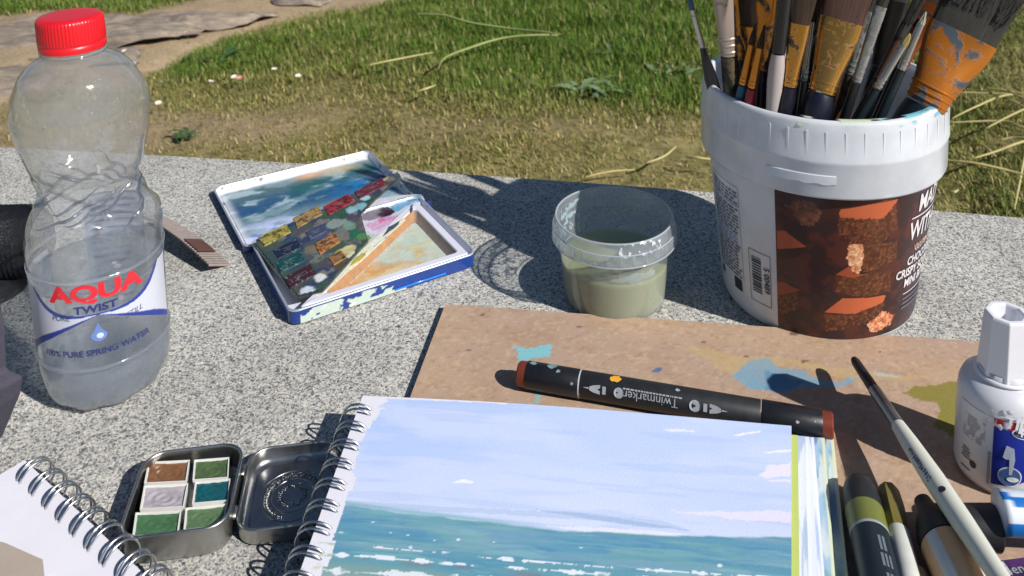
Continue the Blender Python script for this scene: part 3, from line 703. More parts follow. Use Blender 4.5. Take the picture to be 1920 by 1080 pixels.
# printed label: clear film with white side panels, blue swooshes, drop and lettering
def on_bottle(px, py):
    """angle and height on the bottle surface seen at a pixel"""
    d = ray(px, py); o = Vector((0, 0, CAM_H)); best = None
    for k in range(4000):
        s = 0.25 + k * 0.0001; q = o + d * s
        if 0 < q.z < 0.2 and math.hypot(q.x - BC[0], q.y - BC[1]) < brad(q.z): best = q; break
    return None if best is None else (math.atan2(best.x - BC[0], -(best.y - BC[1])), best.z)
t0, t1, z0, z1 = -1.9, 1.75, 0.0215, 0.0725
nu, nv = 300, 110
T, Z = np.meshgrid(np.linspace(t0, t1, nu), np.linspace(z0, z1, nv))
tc_, zc_ = on_bottle(183, 588)
lowc = [on_bottle(x, y) for x, y in ((80, 620), (120, 602), (183, 594), (250, 602), (306, 618))]
upc = [on_bottle(x, y) for x, y in ((67, 500), (90, 545), (120, 575), (183, 590), (240, 575), (280, 545), (303, 470))]
zl = np.interp(T, [q[0] for q in lowc], [q[1] for q in lowc]); zl = np.where(T < lowc[0][0], lowc[0][1] - 0.004, zl); zl = np.where(T > lowc[-1][0], lowc[-1][1] - 0.004, zl)
du = np.abs(T - tc_); zu = zc_ + 0.0005 + 0.0055 * (np.clip(du, 0, 1.6) / 0.8) ** 3.6
zlo = zc_ - 0.0010 - 0.0180 * (np.clip(du, 0, 1.6) / 1.05) ** 1.25
white = (Z < zu) & (Z > zlo)
c = np.zeros(T.shape + (4,)); c[..., :3] = lin(214, 216, 228); c[white, 3] = 0.93
blu = np.array(lin(44, 62, 150))
s1 = (Z < zu) & (Z > zu - 0.0007 - 0.0024 * np.clip(du / 0.9, 0, 1)); s2 = (Z > zlo) & (Z < zlo + 0.0005 + 0.0034 * np.clip(du / 0.9, 0, 1) ** 1.2)
for s_ in (s1, s2): c[s_, :3] = blu; c[s_, 3] = 0.93
edge = (np.abs(T - t0) < 0.02) | (np.abs(T - t1) < 0.02); c[edge, 3] = 0.3
low = Z < np.minimum(zlo, 0.031); c[low & ~white, :3] = lin(150, 160, 175); c[low & ~white, 3] = 0.10
RB = lambda z, o=0.0003: brad(z) + o
RR = np.interp(Z, zs, rz) + 0.00025
V = np.stack([RR * np.sin(T), -RR * np.cos(T), Z], -1).reshape(-1, 3)
m_film = film('label_film')
lab = mk('label_film', V, grid_faces(nu, nv), m_film, bottle, colors=c.reshape(-1, 4))
def bfn(tm, zm, o=0.00045, slant=0.0):
    return lambda x, y: (lambda z: (RB(z, o) * math.sin(tm + x / 0.0334), -RB(z, o) * math.cos(tm + x / 0.0334), z))(zm + y + slant * x)
m_tred = pm('print_red', lin(222, 44, 56), 0.4); m_tblue = pm('print_blue', lin(46, 54, 110), 0.4); m_tgrey = pm('print_grey_blue', lin(96, 108, 140), 0.4)
ta, za = on_bottle(180, 551); text_on('lettering', 'AQUA', 0.0120, bfn(ta, za + 0.001), m_tred, bottle, bold=0.00055, world=False, sx_=1.32)
ta, za = on_bottle(179, 578); text_on('lettering', 'TWIST', 0.0056, bfn(ta, za), m_tblue, bottle, bold=0.00018, world=False, sx_=1.25)
ta, za = on_bottle(115, 597); text_on('lettering', 'PURE', 0.0042, bfn(ta, za), m_tblue, bottle, world=False, shear=0.15)
ta, za = on_bottle(252, 582); text_on('lettering', 'STILL', 0.0042, bfn(ta, za, slant=0.1), m_tblue, bottle, world=False, shear=0.2)
ta, za = on_bottle(180, 660); text_on('lettering', '100% PURE SPRING WATER', 0.0046, bfn(ta, za), m_tblue, bottle, world=False, bold=0.0001)
td, zd = on_bottle(185, 622)
dv = []
for k in range(28):
    a = 2 * math.pi * k / 28; rr_ = 0.0040; x = rr_ * math.sin(a) * (1 if math.cos(a) < 0 else (1 - math.cos(a)) ** 0.9 * 1.0 if math.cos(a) > 0.2 else 1); y = -0.001 + (rr_ * math.cos(a) if math.cos(a) < 0 else 0.0072 * math.cos(a) ** 1.6)
    dv.append(bfn(td, zd)(x, y))
mk('drop_emblem', dv, [tuple(range(28))], pm('print_drop', lin(112, 136, 196), 0.35), bottle, smooth_=False)
dv = [bfn(td, zd, 0.0006)(0.0006 + 0.0017 * math.sin(a), -0.0018 + 0.0015 * math.cos(a)) for a in np.linspace(0, 6.283, 17)[:-1]]
mk('drop_highlight', dv, [tuple(range(16))], pm('print_drop_light', lin(206, 216, 236), 0.35), bottle, smooth_=False)
# back label seen through the water
nu, nv = 60, 60; tb0, tb1 = 2.75, 3.75
T, Z = np.meshgrid(np.linspace(tb0, tb1, nu), np.linspace(0.026, 0.094, nv))
c = np.zeros(T.shape + (4,)); c[..., :3] = lin(150, 168, 196); c[..., 3] = 0.5
ln = ((Z * 1000) % 4.2 < 1.6) & (vnoise(T * 30, np.floor(Z * 1000 / 4.2), 9) > 0.22) & (T > tb0 + 0.12) & (T < tb1 - 0.1)
c[ln, :3] = lin(40, 52, 90); c[ln, 3] = 0.85
RR = np.interp(Z, zs, rz) + 0.0003
mk('back_label', np.stack([RR * np.sin(T), -RR * np.cos(T), Z], -1).reshape(-1, 3), grid_faces(nu, nv), m_film, bottle, colors=c.reshape(-1, 4))

# ================================================================== PAINT TIN (open watercolour box)
bx = P(0, 0, 0)
TR_ = math.radians(29.4); TW, TD, TH = 0.1255, 0.0960, 0.0105
tb = Vector((-0.1077, 0.5720, 0)); 
tin = thing('watercolour_tin', 'open blue watercolour tin with paint-smeared white lid and pans', 'paint box', (tb.x, tb.y, 0), TR_)
m_tinblue = pm('tin_blue_enamel', lin(28, 62, 136), 0.25, var=0.15, scale=60, coat=0.3)
m_tinblue_s = splat('tin_blue_smeared', lin(24, 62, 160), lin(206, 220, 200), 0.42, 55, 0.0, 0.25, lin(170, 200, 190))
m_enamel = splat('white_enamel_smeared', lin(214, 216, 228), lin(112, 140, 130), 0.30, 150, 0.0, 0.3, lin(70, 84, 100))
m_enamel_c = pm('white_enamel', lin(218, 218, 230), 0.3, var=0.05)
m_rim = pm('tin_rim', lin(196, 202, 210), 0.3, metal=0.5)
def tray(w, d, h, r, wall, z=0.0, floor=0.0012, rim=0.0011):
    """outer wall up, rolled rim, inner wall down to the floor"""
    out = [rrect(w - 0.003, d - 0.003, r - 0.001, 6, z), rrect(w, d, r, 6, z + 0.0012), rrect(w, d, r, 6, z + h - rim)]
    rimr = [rrect(w + 0.0006, d + 0.0006, r, 6, z + h - rim * 0.9), rrect(w + 0.0008, d + 0.0008, r, 6, z + h - rim * 0.4), rrect(w, d, r, 6, z + h), rrect(w - wall * 2, d - wall * 2, r - wall, 6, z + h), rrect(w - wall * 2.6, d - wall * 2.6, r - wall, 6, z + h - rim * 0.7)]
    inn = [rrect(w - wall * 2.6, d - wall * 2.6, r - wall, 6, z + h - rim * 0.7), rrect(w - wall * 3.2, d - wall * 3.2, r - wall, 6, z + floor + 0.002), rrect(w - wall * 3.2 - 0.003, d - wall * 3.2 - 0.003, r - wall, 6, z + floor)]
    return loft(out, True, False), loft(rimr, False, False), loft(inn, False, True)
(o_, ri_, in_) = tray(TW, TD, TH, 0.006, 0.0009)
mk('base_wall', *o_, m_tinblue, tin, flatsharp=40); mk('base_rim', *ri_, m_rim, tin); mk('base_lining', *in_, m_enamel, tin, flatsharp=40)
# cream paint spilt on the front wall
fv = []; nu, nv = 90, 14
X, Z = np.meshgrid(np.linspace(-TW / 2 + 0.006, 0.012, nu), np.linspace(0.0013, TH - 0.0016, nv))
nn = fbm(X * 140, Z * 260, 55) + 0.30 * smooth(0.02, -0.045, X) - 0.12 * smooth(0.006, 0.012, Z) + 0.3 * (Z < 0.0032) * (X > -0.02)
c = np.zeros(X.shape + (4,)); c[..., :3] = lin(196, 210, 200); c = np.where((fbm(X * 300, Z * 300, 56) > 0.62)[..., None], np.array([*lin(216, 220, 206), 0]), c); c[..., 3] = (nn > 0.66) * 1.0
mk('spilt_paint', np.stack([X, np.full_like(X, -TD / 2 - 0.0003), Z], -1).reshape(-1, 3), grid_faces(nu, nv), film('spilt_paint', 0.5), tin, colors=c.reshape(-1, 4))
V, Fc = box_bevel(0.036, 0.0008, 0.0012, 0.0003, 1, (0.022, -TD / 2 - 0.0004, 0.0030)); mk('front_ridge', V, Fc, pm('tin_blue_bright', lin(50, 130, 230), 0.15), tin)
# lid, opened flat behind the hinge
LH = 0.0065; LD = 0.103; LW = 0.1300
(o_, ri_, in_) = tray(LW, LD, LH, 0.006, 0.0009)
off = (-0.0020, TD / 2 + LD / 2 + 0.0016, 0.0)
sh = lambda vf: ([(x + off[0], y + off[1], z + off[2]) for x, y, z in vf[0]], vf[1])
lidw = mk('lid', *sh(o_), m_tinblue, tin, flatsharp=40); mk('lid_rim', *sh(ri_), m_rim, lidw)
mk('lid_lining', *sh(in_), splat('lid_wall_white', lin(220, 220, 230), lin(120, 140, 136), 0.40, 170, 0.0, 0.35), lidw, flatsharp=40)
# painted lid floor: mixed watercolour puddles
nu, nv = 190, 150; w, d = LW - 0.008, LD - 0.008
X, Y = np.meshgrid(np.linspace(-w / 2, w / 2, nu), np.linspace(-d / 2, d / 2, nv)); un = (X + w / 2) / w; vn = (Y + d / 2) / d
n1 = fbm(un * 4, vn * 5, 101, 5); n2 = fbm(un * 7 + n1 * 2, vn * 9, 102, 5); n3 = fbm(un * 16, vn * 20, 103, 4)
c = np.zeros(X.shape + (3,)) + np.array(lin(158, 178, 188))
c = mixc(c, lin(110, 140, 150), smooth(0.42, 0.6, n1) * 0.9)
c = mixc(c, lin(78, 110, 104), smooth(0.40, 0.56, n2) * smooth(0.25, 0.6, vn) * 0.95)
mid = np.exp(-((vn - (0.62 - 0.12 * un)) / 0.20) ** 2)
c = mixc(c, lin(40, 84, 124), np.clip(smooth(0.40, 0.66, n2 + 0.18 * un) * mid * 1.15, 0, 1))
c = mixc(c, lin(28, 92, 96), np.clip(smooth(0.5, 0.62, n1 + 0.1 * un) * np.exp(-((vn - (0.66 + 0.12 * un)) / 0.12) ** 2) * (un > 0.3), 0, 1))
c = mixc(c, lin(24, 116, 178), smooth(0.56, 0.66, n3 + 0.1 * mid) * smooth(0.5, 0.85, un) * mid)
c = mixc(c, lin(120, 142, 196), smooth(0.40, 0.55, n3) * smooth(0.36, 0.16, vn) * smooth(0.75, 0.4, un))
c = mixc(c, lin(188, 198, 232), smooth(0.52, 0.62, n2) * smooth(0.45, 0.2, vn) * smooth(0.6, 0.2, un))
c = mixc(c, lin(216, 168, 128), np.clip(np.exp(-((un - 0.62) / 0.14) ** 2 - ((vn - 0.93) / 0.06) ** 2) * 1.2 * smooth(0.3, 0.5, n2), 0, 1))
c = mixc(c, lin(196, 176, 120), np.exp(-((un - 0.78) / 0.12) ** 2 - ((vn - 0.9) / 0.07) ** 2) * 0.8)
c = mixc(c, lin(232, 232, 238), np.clip(smooth(0.94, 0.985, vn + (n3 - 0.5) * 0.06) * 0.9 + smooth(0.06, 0.0, un) * 0.5, 0, 1))
rel = (n3 - 0.5) * 0.0004
mk('lid_palette', np.stack([X + off[0], Y + off[1], 0.0018 + rel], -1).reshape(-1, 3), grid_faces(nu, nv), vcol('dried_watercolour', 0.38, bump=0.25, bscale=700, var=0.1), lidw, colors=c.reshape(-1, 3))
# hinge
V, Fc = tube([(-0.05, TD / 2 + 0.0008, 0.0060), (0.05, TD / 2 + 0.0008, 0.0060)], 0.0011, 8); mk('hinge', V, Fc, m_rim, tin)
# triangular white mixing palette in the front right half
A_ = Vector((-TW / 2 + 0.0055, -TD / 2 + 0.0035, 0)); B_ = Vector((TW / 2 - 0.0040, -TD / 2 + 0.0035, 0)); C_ = Vector((TW / 2 - 0.0040, TD / 2 - 0.0045, 0))
def inset_tri(a, b_, c_, d):
    def line(p, q):
        n_ = Vector((-(q - p).y, (q - p).x, 0)).normalized(); return p + n_ * d, q + n_ * d
    def isect(l1, l2):
        p, q = l1; r_, s_ = l2; e_ = q - p; f_ = s_ - r_; den = e_.x * f_.y - e_.y * f_.x
        t = ((r_ - p).x * f_.y - (r_ - p).y * f_.x) / den; return p + e_ * t
    L1, L2, L3 = line(a, b_), line(b_, c_), line(c_, a); return isect(L3, L1), isect(L1, L2), isect(L2, L3)
def tri_ring(tri, z, rad, seg=5):
    out = []
    for i in range(3):
        p = tri[i]; a = (tri[i - 1] - p).normalized(); b_ = (tri[(i + 1) % 3] - p).normalized(); hl = a.angle(b_) / 2; dd = min(rad / math.tan(hl), (tri[i - 1] - p).length * 0.3)
        p0, p1 = p + a * dd, p + b_ * dd
        for k in range(seg + 1):
            t = k / seg; q = p0 * (1 - t) ** 2 + p * 2 * t * (1 - t) + p1 * t * t; out.append((q.x, q.y, z))
    return out
tri0 = (A_, B_, C_); tri1 = inset_tri(*tri0, 0.0056); tri2 = inset_tri(*tri0, 0.0085)
PZ = 0.0094
V, Fc = loft([tri_ring(tri0, 0.0015, 0.002), tri_ring(tri0, PZ - 0.0006, 0.002), tri_ring(inset_tri(*tri0, 0.0006), PZ, 0.002), tri_ring(inset_tri(*tri0, 0.0050), PZ, 0.003), tri_ring(tri1, PZ - 0.0006, 0.003)], True, False)
pal = mk('mixing_palette', V, Fc, m_enamel_c, tin, flatsharp=35)
V, Fc = loft([tri_ring(tri1, PZ - 0.0006, 0.003), tri_ring(tri2, 0.0036, 0.003), tri_ring(inset_tri(*tri0, 0.0092), 0.0031, 0.003)], False, False)
nseg = 6; ocol = np.array(lin(172, 130, 92)); wcol = np.array(lin(206, 200, 196)); shade_col = np.array(lin(150, 140, 130))  # diagonal wall has ochre paint; right wall's shade is painted in grey
cols = []
for ring_i in range(3):
    for k in range(18):
        cols.append(ocol if k in (0, 1, 2) or k >= 15 else wcol if k < 9 else shade_col)
# the long diagonal wall runs between corner 3 and corner 1
mk('well_wall', V, Fc, vcol('well_paint_and_shade', 0.4, var=0.15), pal, colors=np.array(cols))
nu, nv = 120, 100
X, Y = np.meshgrid(np.linspace(A_.x, B_.x, nu), np.linspace(A_.y, C_.y, nv)); un = (X - A_.x) / (B_.x - A_.x); vn = (Y - A_.y) / (C_.y - A_.y)
n1 = fbm(un * 6, vn * 6, 111, 5); n2 = fbm(un * 14, vn * 14, 112, 4)
c = np.zeros(X.shape + (3,)) + np.array(lin(212, 196, 160))
c = mixc(c, lin(206, 152, 82), smooth(0.35, 0.6, n1) * 0.9); c = mixc(c, lin(186, 108, 44), np.clip(smooth(0.45, 0.62, n2) * np.exp(-((un - 0.72) / 0.16) ** 2 - ((vn - 0.38) / 0.14) ** 2) * 1.6, 0, 1))
c = mixc(c, lin(186, 206, 196), smooth(0.5, 0.7, un * 0.6 + vn * 0.6 + (n1 - 0.5) * 0.5) * 0.9); c = mixc(c, lin(214, 188, 110), smooth(0.5, 0.66, n2) * smooth(0.5, 0.9, un) * 0.6)
tri3 = inset_tri(*tri0, 0.0094); inside = inpoly(X, Y, [(p.x, p.y) for p in tri3])
idx = -np.ones(X.size, int); fl_ = inside.ravel(); idx[fl_] = np.arange(fl_.sum()); fs = grid_faces(nu, nv); fs = fs[fl_[fs].all(1)]
mk('well_floor', np.stack([X, Y, np.full_like(X, 0.0032) + (n2 - 0.5) * 0.0003], -1).reshape(-1, 3)[fl_], idx[fs], vcol('dried_watercolour', 0.38), pal, colors=c.reshape(-1, 3)[fl_])
V, Fc = prism([Vector((p.x, p.y, 0.0023)) for p in (inset_tri(*tri0, 0.004))], 0.0006, (0, 0, 1)); mk('well_base', V, Fc, m_enamel_c, pal, smooth_=False)
# paint smears along the palette's white margins
def tin_local(px, py, z):
    d = P(px, py, z) - tb; ca, sa = math.cos(-TR_), math.sin(-TR_); return Vector((d.x * ca - d.y * sa, d.x * sa + d.y * ca, z))
def smear(name, poly, z, col, parent, mat=None, rag=0.0007, seed=1, th=0.0003):
    rr = random.Random(seed); q = [tin_local(*p, z) for p in poly]; out = []
    for i in range(len(q)):
        a, b_ = q[i], q[(i + 1) % len(q)]
        for k in range(4):
            p = a.lerp(b_, k / 4); out.append(Vector((p.x + rr.uniform(-rag, rag), p.y + rr.uniform(-rag, rag), z)))
    V, Fc = prism(out, th, (0, 0, 1))
    return mk(name, V, Fc, mat or pm('smear_%d_%d_%d' % col, lin(*col), 0.45, var=0.2, scale=300), parent, smooth_=False)
for i, (poly, col) in enumerate((([(590, 554), (600, 556), (700, 470), (760, 412), (752, 408), (680, 468)], (228, 226, 206)), ([(655, 500), (676, 488), (690, 470), (668, 482)], (186, 170, 84)), ([(716, 445), (744, 424), (752, 412), (730, 426)], (70, 84, 96)),
                                 ([(796, 380), (806, 376), (810, 384), (800, 388)], (52, 64, 130)), ([(700, 466), (722, 448), (726, 444), (704, 458)], (188, 206, 200)), ([(768, 395), (772, 384), (775, 386), (771, 398)], (60, 80, 110)))):
    smear('paint_smear', poly, PZ + 0.0001 if i else PZ - 0.0002, col, pal, seed=i)
# insert with the wrapped pans, its far right corner sticking up over the hinge
def _lw(v): return Vector((v.x, v.y, v.z))
_p0, _p1, _p2 = (tin_local(474, 457, 0.0114), tin_local(745, 322, 0.0214), tin_local(556, 558, 0.0096))
_pn = (_p2 - _p0).cross(_p1 - _p0).normalized()
if _pn.z < 0: _pn = -_pn
def on_tray(px, py, lift=0.0):
    z = 0.013
    for _ in range(12):
        q = tin_local(px, py, z); z = _p0.z - (_pn.x * (q.x - _p0.x) + _pn.y * (q.y - _p0.y)) / _pn.z + lift
    return tin_local(px, py, z)
ins = [on_tray(x, y) for x, y in ((474, 457), (745, 322), (752, 331), (704, 372), (676, 400), (690, 450), (604, 546), (556, 558))]
V, Fc = prism(ins[::-1], -0.0016, _pn)
insert = mk('pan_tray', V, Fc, pm('pan_tray_dirty', lin(66, 74, 72), 0.5, var=0.6, scale=130), tin, smooth_=False)
nu, nv = 170, 140
def paint_sheet(outline, zfun, name, parent, fn, relief=0.0008):
    allx = [p.x for p in outline]; ally = [p.y for p in outline]
    X, Y = np.meshgrid(np.linspace(min(allx), max(allx), nu), np.linspace(min(ally), max(ally), nv))
    un = (X - min(allx)) / (max(allx) - min(allx)); vn = (Y - min(ally)) / (max(ally) - min(ally))
    inside = inpoly(X, Y, [(p.x, p.y) for p in outline])
    c = fn(X, Y, un, vn); n2 = fbm(un * 22, vn * 20, 122, 4)
    idx = -np.ones(X.size, int); fl_ = inside.ravel(); idx[fl_] = np.arange(fl_.sum()); fs = grid_faces(nu, nv); fs = fs[fl_[fs].all(1)]
    return mk(name, np.stack([X, Y, zfun(X, Y) + 0.0002 + n2 * relief], -1).reshape(-1, 3)[fl_], idx[fs], vcol('wet_paint', 0.3, bump=0.3, bscale=500), parent, colors=c.reshape(-1, 3)[fl_])
def blobs(c, X, Y, lst, loc, n2):
    for px, py, r, col in lst:
        q = loc(px, py); dd = np.hypot(X - q.x, (Y - q.y)) / r + (n2 - 0.5) * 1.6
        c = mixc(c, lin(*col), np.clip(1 - smooth(0.65, 1.0, dd), 0, 1))
    return c
def tray_cols(X, Y, un, vn):
    n1 = fbm(un * 7, vn * 6, 121, 5); n2 = fbm(un * 15, vn * 13, 122, 4)
    c = np.zeros(X.shape + (3,)) + np.array(lin(70, 80, 84))
    c = mixc(c, lin(48, 58, 88), smooth(0.5, 0.6, n1) * 0.9); c = mixc(c, lin(116, 114, 106), smooth(0.52, 0.64, n2) * 0.9); c = mixc(c, lin(52, 84, 64), smooth(0.55, 0.64, fbm(un * 8, vn * 8, 125)) * 0.9)
    c = mixc(c, lin(84, 70, 80), smooth(0.6, 0.68, fbm(un * 11, vn * 9, 127)) * 0.8); c = mixc(c, lin(60, 78, 64), smooth(0.2, 0.05, un) * 0.6)
    return blobs(c, X, Y, ((668, 440, .0075, (40, 100, 74)), (655, 425, .006, (112, 140, 124)), (630, 420, .007, (130, 142, 136)), (660, 396, .005, (140, 178, 184)), (684, 372, .0035, (150, 200, 206)), (676, 388, .005, (124, 170, 176)), (684, 446, .006, (84, 124, 74)), (640, 478, .006, (166, 148, 88)), (655, 468, .005, (190, 180, 132)),
                           (600, 520, .005, (204, 210, 206)), (575, 552, .006, (196, 204, 216)), (614, 508, .004, (54, 62, 92)), (640, 500, .005, (84, 74, 48)), (662, 480, .004, (206, 202, 168)), (585, 470, .006, (110, 102, 90)), (600, 440, .007, (72, 78, 108)), (575, 448, .005, (52, 58, 92)), (722, 336, .004, (170, 156, 96)), (656, 378, .003, (190, 160, 110)), (642, 405, .005, (46, 82, 62))), on_tray, n2)
plane_z = lambda X, Y: _p0.z - (_pn.x * (X - _p0.x) + _pn.y * (Y - _p0.y)) / _pn.z
ctr_ = sum(ins, Vector()) / len(ins)
paint_sheet([p.lerp(ctr_, 0.015) for p in ins], plane_z, 'tray_paint', insert, tray_cols)
# white mixing flap between the pans and the palette
flap = [tin_local(x, y, 0.0082) for x, y in ((650, 470), (672, 400), (704, 374), (742, 366), (790, 364), (796, 374), (784, 384), (606, 546), (596, 540))]
V, Fc = prism([Vector((p.x, p.y, 0.0068)) for p in flap], 0.0013, (0, 0, 1)); flapo = mk('mixing_flap', V, Fc, m_enamel_c, tin, smooth_=False)
def flap_cols(X, Y, un, vn):
    n1 = fbm(un * 7, vn * 6, 131, 5); n2 = fbm(un * 15, vn * 13, 132, 4)
    c = np.zeros(X.shape + (3,)) + np.array(lin(210, 206, 224)); c = mixc(c, lin(176, 190, 182), smooth(0.5, 0.62, n1) * 0.6)
    def pg(c, pts, col, op=1.0, rag=0.004):
        q = [tin_local(x, y, 0.0082) for x, y in pts]
        return mixc(c, lin(*col), inpoly(X + (n2 - .5) * rag, Y + (fbm(un * 18, vn * 15, 139) - .5) * rag, [(p.x, p.y) for p in q]) * op * (0.65 + 0.35 * smooth(0.35, 0.6, n1)))
    c = pg(c, [(730, 392), (748, 374), (790, 364), (796, 374), (768, 386), (745, 398)], (96, 160, 196)); c = pg(c, [(756, 374), (780, 366), (792, 370), (766, 380)], (40, 112, 142))
    c = pg(c, [(668, 412), (690, 396), (706, 390), (728, 388), (742, 398), (722, 408), (696, 414)], (56, 26, 48)); c = pg(c, [(684, 424), (712, 410), (744, 404), (752, 410), (726, 424), (700, 434)], (206, 130, 176), 0.9, 0.006); c = pg(c, [(706, 414), (716, 410), (724, 414), (712, 420)], (196, 70, 130), 0.9)
    c = pg(c, [(668, 466), (690, 440), (700, 446), (680, 470)], (96, 136, 92), 0.9); c = pg(c, [(640, 505), (690, 455), (720, 430), (726, 436), (660, 500)], (212, 208, 178), 0.9, 0.005); c = pg(c, [(646, 500), (672, 478), (678, 484), (655, 505)], (170, 154, 84), 0.9)
    return c
fc_ = sum(flap, Vector()) / len(flap)
paint_sheet([p.lerp(fc_, 0.02) for p in flap], lambda X, Y: np.full_like(X, 0.0082), 'flap_paint', flapo, flap_cols, 0.0005)
pans = [((484, 446), (536, 420), (546, 436), (496, 462), (164, 150, 74)), ((549, 410), (596, 386), (605, 402), (558, 428), (158, 128, 80)), ((606, 388), (654, 363), (664, 378), (616, 404), (146, 50, 58)), ((664, 360), (716, 333), (724, 347), (674, 373), (98, 34, 48)),
        ((512, 470), (556, 448), (566, 464), (522, 486), (26, 36, 60)), ((516, 492), (562, 470), (574, 488), (526, 512), (18, 68, 70)), ((532, 520), (582, 495), (594, 514), (545, 541), (60, 30, 38)), ((590, 458), (628, 436), (638, 454), (600, 478), (172, 116, 66)),
        ((572, 436), (604, 420), (612, 434), (582, 450), (60, 68, 94)), ((616, 484), (640, 470), (650, 484), (626, 498), (146, 104, 58))]
for i, (a, b_, c2, d_, col) in enumerate(pans):
    q = [on_tray(*p, 0.0008) for p in (a, b_, c2, d_)]; ct = sum((p for p in q), Vector()) / 4
    rings = [[p - _pn * 0.0010 for p in q[::-1]], [p + _pn * 0.0002 for p in q[::-1]], [p.lerp(ct, .06) + _pn * 0.0005 for p in q[::-1]]]
    V, Fc = loft(rings)
    pn_ = mk('paint_pan', V, Fc, splat('pan_wrap_%d' % i, lin(*col), tuple(x * 0.35 for x in lin(*col)) if sum(col) > 250 else lin(104, 122, 122), 0.47 if sum(col) > 250 else 0.40, 240, 0.0, 0.4), insert, smooth_=False)
    ex = (q[1] - q[0]).normalized(); ey = (q[0] - q[3]).normalized()
    for k in range(3):
        o0 = ct + ey * (0.0014 - 0.0014 * k) + ex * random.uniform(-0.001, 0.001); ll = 0.0040 - 0.0011 * ((k * 2) % 3)
        V = [o0 + ex * s * ll + ey * e * 0.00016 + _pn * 0.0006 for s, e in ((-1, -1), (1, -1), (1, 1), (-1, 1))]
        mk('print_line', V, [(0, 1, 2, 3)], pm('print_dark', lin(40, 36, 30), 0.5) if sum(col) > 380 else pm('print_pale', lin(118, 120, 116), 0.5), pn_, smooth_=False)

# ================================================================== MINI METAL TIN
mt = Vector((-0.1539, 0.3647, 0)); MR = math.radians(7.5)
mini = thing('metal_pan_tin', 'small open metal tin holding six green, brown and grey paint pans', 'paint box', (mt.x, mt.y, 0), MR)
m_tinmetal = pm('tin_metal', (0.42, 0.42, 0.40), 0.34, metal=1.0, var=0.15, scale=40, bump=0.1, bscale=300)
(o_, ri_, in_) = tray(0.0455, 0.0490, 0.0140, 0.010, 0.0007, rim=0.0012)
mk('tin_body', *o_, m_tinmetal, mini, flatsharp=40); mk('tin_rim', *ri_, m_tinmetal, mini); mk('tin_lining', *in_, m_tinmetal, mini, flatsharp=40)
def mini_local(px, py, z):
    d = P(px, py, z) - mt; ca, sa = math.cos(-MR), math.sin(-MR); return Vector((d.x * ca - d.y * sa, d.x * sa + d.y * ca, z))
m_pan = pm('white_pan', lin(224, 222, 216), 0.4, var=0.08)
PANZ = 0.0108
for poly, col, name in ((((278, 866), (356, 862), (350, 902), (270, 906)), (124, 84, 54), 'brown'), (((364, 862), (430, 857), (428, 895), (361, 900)), (74, 96, 60), 'olive green'), (((270, 910), (353, 906), (345, 950), (262, 955)), (168, 160, 166), 'grey white'),
                        (((366, 903), (432, 897), (428, 938), (360, 944)), (16, 82, 90), 'teal'), (((254, 961), (340, 957), (334, 1001), (248, 1005)), (68, 108, 72), 'bright green'), (((348, 952), (426, 944), (420, 984), (344, 994)), (86, 114, 80), 'mid green')):
    q = [mini_local(*p, PANZ) for p in poly][::-1]; ct = sum((p for p in q), Vector()) / 4
    L = lambda f, z: [(p.lerp(ct, f).x, p.lerp(ct, f).y, z) for p in q]
    V, Fc = loft([L(0.10, 0.0016), L(0.0, PANZ), L(0.06, PANZ), L(0.12, PANZ - 0.0018)], True, True)
    pn_ = mk('paint_pan', V, Fc, m_pan, mini, smooth_=False); pn_['label'] = 'white half pan of %s paint' % name
    # paint surface: dished, brushed
    nu = nv = 26; UU, WW = np.meshgrid(np.linspace(0.045, 0.955, nu), np.linspace(0.045, 0.955, nv))
    qa = [np.array(p) for p in q]
    PP = (qa[0][None, None] * ((1 - UU) * (1 - WW))[..., None] + qa[1] * (UU * (1 - WW))[..., None] + qa[2] * (UU * WW)[..., None] + qa[3] * ((1 - UU) * WW)[..., None])
    rad = np.hypot(UU - .5, WW - .5); sw = np.sin(rad * 34 + 2 * fbm(UU * 5, WW * 5, len(name))) * 0.00022 * (rad < .4)
    PP[..., 2] = PANZ - 0.0005 - 0.0010 * (1 - rad * 1.2) + sw + (fbm(UU * 9, WW * 9, 7 + len(name)) - .5) * 0.0006
    nz_ = fbm(UU * 8, WW * 8, 31 + len(name)); cc = np.zeros(UU.shape + (3,)) + np.array(lin(*col)); cc = cc * (0.75 + 0.5 * nz_)[..., None]
    ed = smooth(0.42, 0.5, np.maximum(abs(UU - .5), abs(WW - .5))); cc = mixc(cc, lin(206, 206, 196), ed * (nz_ > 0.52) * 0.6)
    mk('paint_cake', PP.reshape(-1, 3), grid_faces(nu, nv), vcol('paint_cake', 0.22, bump=0.1, bscale=900, var=0.1), pn_, colors=cc.reshape(-1, 3))
# its lid
LO = (0.0468, 0.0015)
(o_, ri_, in_) = tray(0.0440, 0.0485, 0.0085, 0.010, 0.0006, rim=0.001)
sh = lambda vf: ([(x + LO[0], y + LO[1], z) for x, y, z in vf[0]], vf[1])
ml = mk('tin_lid', *sh(o_), m_tinmetal, mini, flatsharp=40); mk('lid_rim', *sh(ri_), m_tinmetal, ml)
m_tinin = pm('tin_metal_inside', (0.36, 0.36, 0.36), 0.3, metal=1.0, var=0.2, scale=60, bump=0.15, bscale=120)
mk('lid_lining', *sh(in_), m_tinin, ml, flatsharp=60)
V, Fc = loft([rrect(0.036, 0.040, 0.0085, 6, 0.0013, *LO), rrect(0.0352, 0.0392, 0.0085, 6, 0.0019, *LO), rrect(0.034, 0.038, 0.0085, 6, 0.0019, *LO)], False, True); mk('raised_panel', V, Fc, m_tinin, ml, flatsharp=30)
em = []
